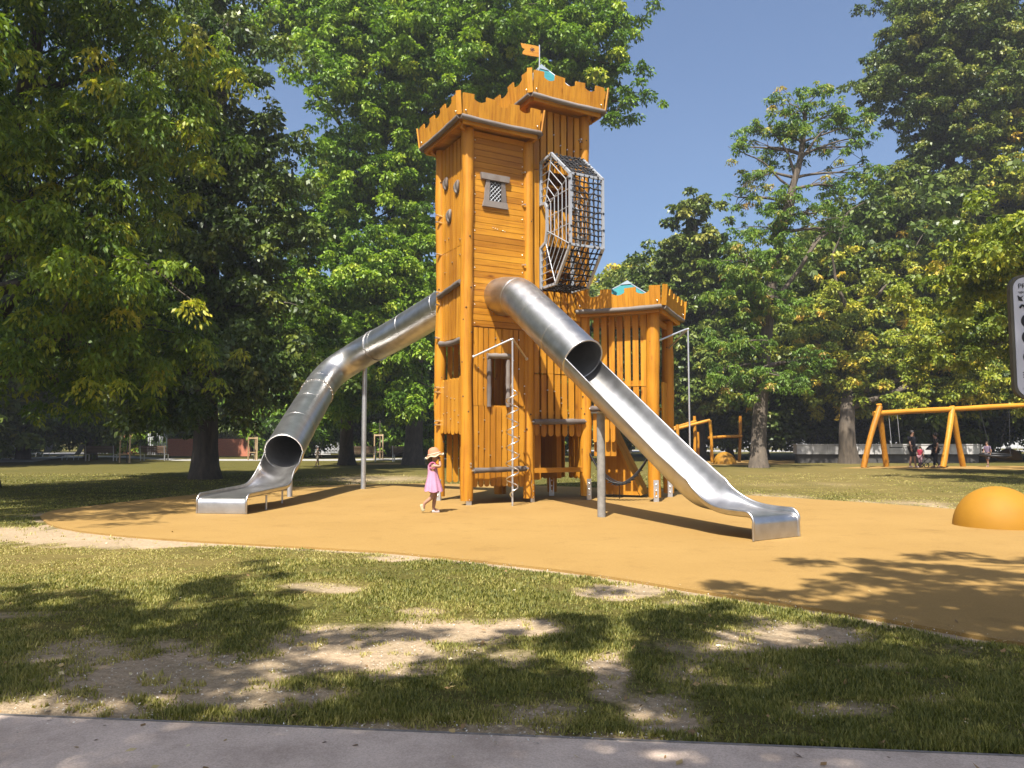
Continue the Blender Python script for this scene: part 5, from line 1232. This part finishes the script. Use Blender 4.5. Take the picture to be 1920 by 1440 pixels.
def vehicle(name, label, cat, c, prof, w, mat_, wheels, wins, group=None):
    root = thing(name, label, cat, c, group); c = Vector(c)
    b = MB(); b.prism(prof, c, Vector((1, 0, 0)), Zu, Vector((0, -1, 0)), w); b.build('body', mat_, root)
    for x in wheels:
        for s_ in (-1, 1):
            q = MB(); q.tube([c + Vector((x, s_ * (w / 2 - .1), .32)), c + Vector((x, s_ * (w / 2 + .02), .32))], .32, 16, smooth=False); q.build('wheel', M['tyre'], root)
    for x0_, x1_, z0_, z1_ in wins:
        for s_ in (-1, 1): q = MB(); q.abox(c.x + x0_, c.x + x1_, c.y + s_ * (w / 2 + .004) - .003, c.y + s_ * (w / 2 + .004) + .003, z0_, z1_); q.build('window', M['glass_dark'], root)
    return root
car = [(-2.1, .3), (2.1, .3), (2.15, .75), (1.4, .95), (.7, 1.45), (-1.2, 1.48), (-1.9, 1.0), (-2.15, .85)]
van = [(-2.5, .35), (2.5, .35), (2.55, 1.0), (1.9, 1.25), (1.35, 2.05), (-2.45, 2.1), (-2.5, 1.0)]
vehicle('parked_car', 'white car parked on the far street behind the concrete wall', 'car', (40.5, 87, 0), car, 1.7, M['white_paint'], (-1.3, 1.3), ((-1.1, -.2, 1.0, 1.36), (-.1, .8, 1.0, 1.34)))
vehicle('parked_van', 'white van parked on the far street at the right edge', 'van', (52, 87, 0), van, 1.9, M['white_paint'], (-1.6, 1.6), ((.9, 1.5, 1.25, 1.8),))
vehicle('parked_car', 'silver car parked on the far street right of the locust trunk', 'car', (33, 88, 0), car, 1.7, M['galv'], (-1.3, 1.3), ((-1.1, -.2, 1.0, 1.36), (-.1, .8, 1.0, 1.34)))
vehicle('parked_van', 'white van seen between the small tower and the far climbing frame', 'van', (19.5, 87, 0), van, 1.9, M['white_paint'], (-1.6, 1.6), ((.9, 1.5, 1.25, 1.8),))
row_van = vehicle('parked_van', 'white vehicle in the row parked along the far street', 'van', (26, 88.5, 0), van, 1.9, M['white_paint'], (-1.6, 1.6), ((.9, 1.5, 1.25, 1.8),), 'white vehicles parked along the far street')
for x in (36.5, 45.5, 58, 64): c = copy_tree(row_van); c.location.x = x
# ------------------------------------------------------------------ buildings on the left
M['brick'] = None
m_, nt, bs_ = new_mat('orange_red_brick'); bk = node(nt, 'ShaderNodeTexBrick', Scale=4.0); bk.inputs['Color1'].default_value = (.5, .14, .06, 1); bk.inputs['Color2'].default_value = (.42, .11, .05, 1); bk.inputs['Mortar'].default_value = (.4, .3, .24, 1)
tc = nt.nodes.new('ShaderNodeTexCoord'); mp = nt.nodes.new('ShaderNodeMapping'); mp.inputs['Rotation'].default_value = (R(90), 0, 0); nt.links.new(tc.outputs['Object'], mp.inputs[0]); nt.links.new(mp.outputs[0], bk.inputs['Vector']); nt.links.new(bk.outputs['Color'], bs_.inputs['Base Color']); M['brick'] = m_
bx0, bx1 = sw(316, 62).x, sw(470, 62).x
b = MB(); b.abox(bx0, bx1, 62, 62.4, 0, 1.4); tag(b.build('brick_wall', M['brick']), 'low orange-red brick wall in the sun behind the left benches', 'wall')
bl = thing('brick_shed', 'small brick shed behind the tree stakes on the left', 'shed', sw(255, 70)); x0, x1 = sw(228, 70).x, sw(283, 70).x
b = MB(); b.abox(x0, x1, 70, 73, 0, 2.1); b.build('wall', M['brick'], bl); b = MB(); b.abox(x0 - .2, x1 + .2, 69.8, 73.2, 2.1, 2.25); b.build('roof', M['concrete_dark'], bl)
pf = thing('picket_fence', 'white picket fence beside the brick wall on the left', 'fence', sw(297, 65)); x0, x1 = sw(278, 65).x, sw(316, 65).x
b = MB()
for zz in (.4, 1.5): b.abox(x0, x1, 65.03, 65.07, zz, zz + .08)
for i in range(9): x = x0 + (x1 - x0) * (i + .5) / 9; b.abox(x - .06, x + .06, 65, 65.027, .05, 1.85)
b.build('pickets', M['white_paint'], pf)
hb = thing('white_building', 'white low building with openwork block screen behind the walking child', 'building', sw(630, 72)); x0, x1 = sw(586, 72).x, sw(672, 72).x
b = MB(); b.abox(x0, x1, 74, 82, 0, 3.6); b.build('wall', M['white_paint'], hb); b = MB(); b.abox(x0 - .3, x1 + .3, 73.6, 82.4, 3.6, 3.8); b.build('roof', M['concrete'], hb)
b = MB(); n = 14; cw = (x1 - x0) / n
for i in range(n):
    for j in range(4):
        cx, cz = x0 + (i + .5) * cw, .28 + j * .3; ri = .5 * min(cw, .3)
        b.tube([Vector((cx + ri * .8 * math.cos(a), 71.9, cz + ri * .8 * math.sin(a))) for a in np.linspace(0, 2 * math.pi, 9)[:-1]], .035, 4, closed=True, smooth=False)
for j in range(5): b.abox(x0, x1, 71.86, 71.94, .1 + j * .3, .14 + j * .3)
b.build('block_screen', M['white_paint'], hb)
for k in range(3):
    b = MB(); xx = x0 + (x1 - x0) * (.2 + .3 * k); b.abox(xx, xx + .8, 73.96, 73.99, 1.3, 2.6); b.build('window', M['glass_dark'], hb)
# ------------------------------------------------------------------ benches, loungers, tree stakes
M['slat_dark'] = wood_mat('dark_bench_slat', (.06, 1, 1), (.06, .04, .025), (.09, .06, .04), (.13, .09, .06), .6)
def bench(c, w, rz, label, group='wooden park benches on the far lawn'):
    root = thing('park_bench', label, 'bench', c, group); root.rotation_euler.z = rz
    def bb(name, fn, mt, par=root): q = MB(); fn(q); o = bpy.data.objects.new(name, q.mesh(name, mt)); COL.objects.link(o); o.parent = par; return o
    def seat(q):
        for i in range(4): q.abox(-w / 2, w / 2, -.25 + i * .12, -.15 + i * .12, .42, .45)
    def back(q):
        for i in range(4): q.abox(-w / 2, w / 2, -.30 - .02 * i, -.27 - .02 * i, .50 + i * .11, .60 + i * .11)
    bb('seat', seat, M['slat_dark']); bb('backrest', back, M['slat_dark'])
    for s_ in (-1, 1):
        bb('leg', lambda q: (q.abox(s_ * (w / 2 - .12) - .025, s_ * (w / 2 - .12) + .025, -.28, .2, .38, .42), q.abox(s_ * (w / 2 - .12) - .025, s_ * (w / 2 - .12) + .025, .14, .2, 0, .38), q.abox(s_ * (w / 2 - .12) - .025, s_ * (w / 2 - .12) + .025, -.3, -.24, 0, .38), q.box((s_ * (w / 2 - .12), -.325, .68), (.025, 0, 0), (0, .02, .004), (0, -.03, .27))), M['galv'])
    return root
bench(sw(194, 48), 1.9, R(4), 'dark slatted bench nearest the left edge, left of the tree stakes'); bench(sw(293, 49), 1.8, R(-3), 'dark slatted bench just right of the tree stakes on the left')
bench(sw(682, 46), 1.7, R(5), 'dark slatted bench beside the grey slide support on the far lawn'); bench(sw(763, 47), 1.8, R(-4), 'dark slatted bench just left of the castle on the far lawn')
def lounger(c, rz, label):
    root = thing('lounger', label, 'lounger', c, 'pale metal loungers on the far paving'); root.rotation_euler.z = rz
    pts = [(-.75, .25), (-.3, .36), (.15, .33), (.45, .45), (.62, .75), (.70, .98), (.80, 1.02)]
    q = MB(); pl_ = [Vector((x, 0, z)) for x, z in pts]; pl_ = smooth_path(pl_, 4)
    vv = [p + Vector((0, s_, 0)) for p in pl_ for s_ in (-.3, .3)]; q.add(vv + [p - Zu * .03 for p in vv], [(2 * i, 2 * i + 2, 2 * i + 3, 2 * i + 1) for i in range(len(pl_) - 1)] + [(len(vv) + 2 * i, len(vv) + 2 * i + 1, len(vv) + 2 * i + 3, len(vv) + 2 * i + 2) for i in range(len(pl_) - 1)] + [(2 * i, len(vv) + 2 * i, len(vv) + 2 * i + 2, 2 * i + 2) for i in range(len(pl_) - 1)] + [(2 * i + 1, 2 * i + 3, len(vv) + 2 * i + 3, len(vv) + 2 * i + 1) for i in range(len(pl_) - 1)], 0, .5)
    o = bpy.data.objects.new('seat_shell', q.mesh('seat_shell', M['white_metal'])); COL.objects.link(o); o.parent = root
    for x in (-.4, .35):
        q = MB(); q.tube([(x, -.27, 0), (x, -.27, .33), (x, .27, .33), (x, .27, 0)], .02, 6); o = bpy.data.objects.new('leg', q.mesh('leg', M['galv'])); COL.objects.link(o); o.parent = root
lounger(sw(136, 50), R(0), 'pale curved lounger standing just right of the thin far trunk'); lounger(sw(48, 58), R(200), 'pale lounger near the left edge facing away'); lounger(sw(84, 60), R(-20), 'pale lounger tilted on the far paving between two others')
M['stake'] = wood_mat('pale_stake', (1, 1, .1), (.28, .2, .11), (.38, .28, .16), (.46, .35, .22), .8)
def stakes(c, h, label):
    root = thing('tree_guard', label, 'tree stakes', c); c = Vector(c)
    for dx, dy in ((-.28, -.25), (.28, -.25), (0, .3)):
        b = MB(); b.tube([c + Vector((dx, dy, 0)), c + Vector((dx, dy, h))], .045, 8); b.build('stake', M['stake'], root)
    for (a, e) in (((-.28, -.25), (.28, -.25)), ((.28, -.25), (0, .3)), ((0, .3), (-.28, -.25))):
        b = MB(); b.box(c + Vector(((a[0] + e[0]) / 2, (a[1] + e[1]) / 2, h - .08)), Vector(((e[0] - a[0]) / 2, (e[1] - a[1]) / 2, 0)), Vector((.02, .02, 0)), Vector((0, 0, .045))); b.build('rail', M['stake'], root)
        b = MB(); b.box(c + Vector(((a[0] + e[0]) / 2, (a[1] + e[1]) / 2, .5)), Vector(((e[0] - a[0]) / 2, (e[1] - a[1]) / 2, 0)), Vector((.02, .02, 0)), Vector((0, 0, .03))); b.build('rail', M['stake'], root)
    b = MB(); b.tube([c, c + Vector((.03, .02, h + .9))], .025, 6); b.build('young_trunk', M['bark_grey'], root)
stakes(sw(241, 44), 1.65, 'pale wooden tree stakes on the left lawn between two benches'); stakes(sw(478, 50), 1.5, 'pale tree stakes right of the thick dark trunk behind the slide mouth'); stakes(sw(712, 52), 1.7, 'pale tree stakes between the two benches left of the castle')

# ------------------------------------------------------------------ rules sign at the right edge, close to the camera
sY = 4.6; sgn = thing('rules_sign', 'grey rounded rules board with black pictograms on a post at the right edge', 'sign', ((1990 - 960) / 1440 * sY, sY, 0))
sw_, sh_ = .60, .76; sc_ = P(1900, 631, sY) + Vector((sw_ / 2, 0, 0)); sx = Vector((.995, -.1, 0)).normalized(); snv = Zu.cross(sx) * -1
def rrect(w, h, r, n=6):
    out = []
    for cx, cy, a0 in ((w / 2 - r, -h / 2 + r, -90), (w / 2 - r, h / 2 - r, 0), (-w / 2 + r, h / 2 - r, 90), (-w / 2 + r, -h / 2 + r, 180)):
        for i in range(n + 1): a = R(a0 + 90 * i / n); out.append((cx + r * math.cos(a), cy + r * math.sin(a)))
    return out
sn = sx.cross(Zu)                                                   # towards the viewer
b = MB(); b.prism(rrect(sw_, sh_, .085), sc_, sx, Zu, sn, .035); b.build('board_frame', simple('olive_grey_frame', (.16, .15, .11), .6, .2, .1, 8), sgn)
b = MB(); b.prism(rrect(sw_ - .035, sh_ - .035, .07), sc_ + sn * .0195, sx, Zu, sn, .004); face = b.build('sign_face', simple('pale_grey_sign_face', (.86, .88, .96), .45, .1, .04, 3), sgn)
def sbox(b, x, z, w, h): b.prism([(x, z), (x + w, z), (x + w, z + h), (x, z + h)], sc_ + sn * .0232, sx, Zu, sn, .002)
L_, T_ = -sw_ / 2, sh_ / 2
def text(body, x, z, size):
    cu = bpy.data.curves.new('writing', 'FONT'); cu.body = body; cu.size = size; cu.extrude = .0006
    o = bpy.data.objects.new('writing', cu); COL.objects.link(o); dg = bpy.context.evaluated_depsgraph_get(); me = bpy.data.meshes.new_from_object(o.evaluated_get(dg)); bpy.data.objects.remove(o)
    mt = Matrix.Translation(sc_ - Vector(sgn.location) + sx * x + Zu * z + sn * .0228) @ Matrix((sx, Zu, sn)).transposed().to_4x4()
    me.transform(mt); me.materials.append(M['black']); o = bpy.data.objects.new('writing', me); COL.objects.link(o); o.parent = face
text('PROSTOR', L_ + .045, T_ - .085, .042); text('uporaba', L_ + .047, T_ - .115, .024)
b = MB()
wv = [sc_ + sn * .024 + sx * (L_ + .05 + .012 * i) + Zu * (T_ - .205 + .018 * math.sin(i * 1.2)) for i in range(14)]; b.tube(wv, .007, 5)
b.prism([(L_ + .045, T_ - .16), (L_ + .07, T_ - .165), (L_ + .062, T_ - .145), (L_ + .075, T_ - .13), (L_ + .055, T_ - .14), (L_ + .04, T_ - .128)], sc_ + sn * .0232, sx, Zu, sn, .002)
disc = lambda x, z, r: b.prism([(x + r * math.cos(a), z + r * math.sin(a)) for a in np.linspace(0, 2 * math.pi, 29)[:-1]], sc_ + sn * .0232, sx, Zu, sn, .002)
for q in range(3):
    disc(L_ + .10 + q * .17, T_ - .285, .046); disc(L_ + .10 + q * .17, T_ - .385, .046)
for q in range(3): b.tube([sc_ + sn * .0236 + sx * (L_ + .105 + q * .17 + .043 * math.cos(a)) + Zu * (T_ - .505 + .043 * math.sin(a)) for a in np.linspace(0, 2 * math.pi, 25)[:-1]], .006, 5, closed=True); b.tube([sc_ + sn * .0236 + sx * (L_ + .075 + q * .17) + Zu * (T_ - .475), sc_ + sn * .0236 + sx * (L_ + .135 + q * .17) + Zu * (T_ - .535)], .006, 5); disc(L_ + .105 + q * .17, T_ - .5, .018)
for q in range(3): sbox(b, L_ + .05, T_ - .60 - .014 * q, .42 - .06 * q, .004)
sbox(b, L_ + .06, T_ - .665, .06, .03); sbox(b, L_ + .075, T_ - .70, .022, .05)
disc(L_ + .065, T_ - .695, .013); sbox(b, L_ + .058, T_ - .735, .014, .035); disc(L_ + .10, T_ - .69, .012); sbox(b, L_ + .094, T_ - .735, .013, .04)
b.build('pictograms', M['black'], face)
text('M', L_ + .07, T_ - .745 + .02, .001) if False else None
pp = sc_ + sn * -.045
b = MB(); b.tube([Vector((pp.x, pp.y, -.02)), Vector((pp.x, pp.y, sc_.z + .3))], .035, 12); b.build('post', M['galv'], sgn)
# ------------------------------------------------------------------ grass, dry leaves, grit
def ground_z(x, y): return (fbm(x * .9, y * .9, 5, 3) - .5) * .035
def blades(name, N, y0, y1, hmin, hmax, wfac, seed, tuft=False):
    g = np.random.default_rng(seed); k = 1.0
    u = g.random(N); y = (y0 ** -k + u * (y1 ** -k - y0 ** -k)) ** (-1 / k)
    x = (g.random(N) * 2 - 1) * (.86 * y + .9)
    pdv = (x - pa.x) * pnrm.x + (y - pa.y) * pnrm.y
    inr = in_poly(x, y, RUB); k0 = (~inr) & (pdv > 0); x, y, pdv, inr = x[k0], y[k0], pdv[k0], inr[k0]; N = len(x)
    soil, dry = soil_dry(x, y); dr = dist_poly(x, y, RUB)
    cl = fbm(x * 3.1, y * 3.1, 41, 3); cl2 = fbm(x * 9, y * 9, 43, 2)
    prob = np.clip(1.1 - 1.45 * soil, .0, 1) * np.clip((cl - .26) * 4, .15, 1)
    prob = np.maximum(prob, np.where((cl2 > .67) & (soil > .4), .4, 0))                # tufts surviving on worn earth
    keep = (g.random(N) < prob) & (~inr) & (pdv > .015 + .05 * g.random(N)) & (dr > .03)
    x, y, soil, dry, cl, cl2 = [a[keep] for a in (x, y, soil, dry, cl, cl2)]; n = len(x)
    z = ground_z(x, y) - soil * .012 - .004
    h = g.uniform(hmin, hmax, n) * (.45 + 1.0 * np.clip(cl, .2, .8)) * np.where(dry > .55, .62, 1.0)
    ang = g.uniform(0, 2 * math.pi, n); lean = g.uniform(.15, 1.0, n) * h
    w = wfac * (.0016 + .0007 * y) * g.uniform(.7, 1.3, n)
    ca, sa = np.cos(ang), np.sin(ang); pa_ = ang + 1.57; cb, sb = np.cos(pa_), np.sin(pa_)
    b0 = np.stack([x - cb * w, y - sb * w, z], -1); b1 = np.stack([x + cb * w, y + sb * w, z], -1)
    tp = np.stack([x + ca * lean, y + sa * lean, z + h], -1)
    v = np.stack([b0, b1, tp], 1).reshape(-1, 3)
    tone = np.clip(.36 + .5 * dry * g.uniform(.3, 1.1, n) + .35 * soil + .12 * (g.random(n) < .22) + g.normal(size=n) * .12 + (cl2 - .5) * .3, 0, 1)
    me = arr_mesh(name, v, np.arange(len(v)).reshape(-1, 3), [M['blade']], tone, tri=True)
    o = bpy.data.objects.new(name, me); COL.objects.link(o); return tag(o, 'short worn park grass with dry straw patches', 'grass', kind='stuff')
M['blade'] = leaf_mat('grass_blade', [(0, (0.0476, 0.0578, 0.0100)), (.3, (0.1112, 0.1190, 0.0216)), (.5, (0.1986, 0.1912, 0.0374)), (.75, (0.3495, 0.2932, 0.0832)), (1, (0.4607, 0.3824, 0.1413))], .3, .6)
blades('grass', 1000000, 2.9, 30, .011, .034, 1.0, 91)
def litter(name, N, y0, y1, size, cols, seed, lab, cat, on_path=False, lift=.006, rim=0.):
    g = np.random.default_rng(seed); y = (y0 ** -1. + g.random(N) * (y1 ** -1. - y0 ** -1.)) ** -1.
    x = (g.random(N) * 2 - 1) * .72 * y; pdv = (x - pa.x) * pnrm.x + (y - pa.y) * pnrm.y; inr = in_poly(x, y, RUB)
    keep = (~inr | (g.random(N) < .07) | (dist_poly(x, y, RUB) < rim * g.random(N) ** 2)) & ((pdv > .05) | on_path | (g.random(N) < .4)); keep &= (rim == 0) | (soil_dry(x, y)[0] > .3 + .5 * g.random(N)); x, y = x[keep], y[keep]; n = len(x)
    z = np.where(in_poly(x, y, RUB), .01, np.maximum(ground_z(x, y), 0)) + lift; a = g.uniform(0, 6.28, n); l = size * g.uniform(.5, 1.4, n); w = l * g.uniform(.4, .8, n)
    t1 = g.normal(size=n) * .35; t2 = g.normal(size=n) * .35
    ax = np.stack([np.cos(a), np.sin(a), t1], -1); bx = np.stack([-np.sin(a), np.cos(a), t2], -1); c = np.stack([x, y, z], -1)
    v = np.stack([c - ax * l[:, None] / 2, c + bx * w[:, None] / 2, c + ax * l[:, None] / 2, c - bx * w[:, None] / 2], 1).reshape(-1, 3)
    me = arr_mesh(name, v, np.arange(len(v)).reshape(-1, 4), [leaf_mat(name + '_mat', cols, .1, .7)], g.random(n))
    o = bpy.data.objects.new(name, me); COL.objects.link(o); return tag(o, lab, cat, kind='stuff')
litter('fallen_leaves', 520, 3.0, 14, .035, [(0, (.10, .06, .03)), (.5, (.30, .18, .07)), (.8, (.45, .34, .14)), (1, (.6, .52, .36))], 92, 'scattered dry leaves and scraps lying on the lawn and path', 'dry leaves')
litter('gravel_specks', 16000, 3.0, 9, .011, [(0, (.2, .17, .14)), (.5, (.45, .40, .33)), (1, (.66, .62, .55))], 93, 'small pale stones loose in the worn earth', 'gravel', True, .003, .35)
# ------------------------------------------------------------------ thin haze volume, added to lift the shadows like a lens veil
b = MB(); b.abox(-90, 110, -12, 110, -1, 45)
m_, nt, bs_ = new_mat('thin_haze'); nt.nodes.remove(bs_)
pv = nt.nodes.new('ShaderNodeVolumePrincipled'); pv.inputs['Color'].default_value = (.88, .91, 1, 1); pv.inputs['Density'].default_value = .0007; pv.inputs['Anisotropy'].default_value = .2
nt.links.new(pv.outputs[0], nt.nodes['Material Output'].inputs['Volume'])
tag(b.build('haze', m_), kind='stuff')
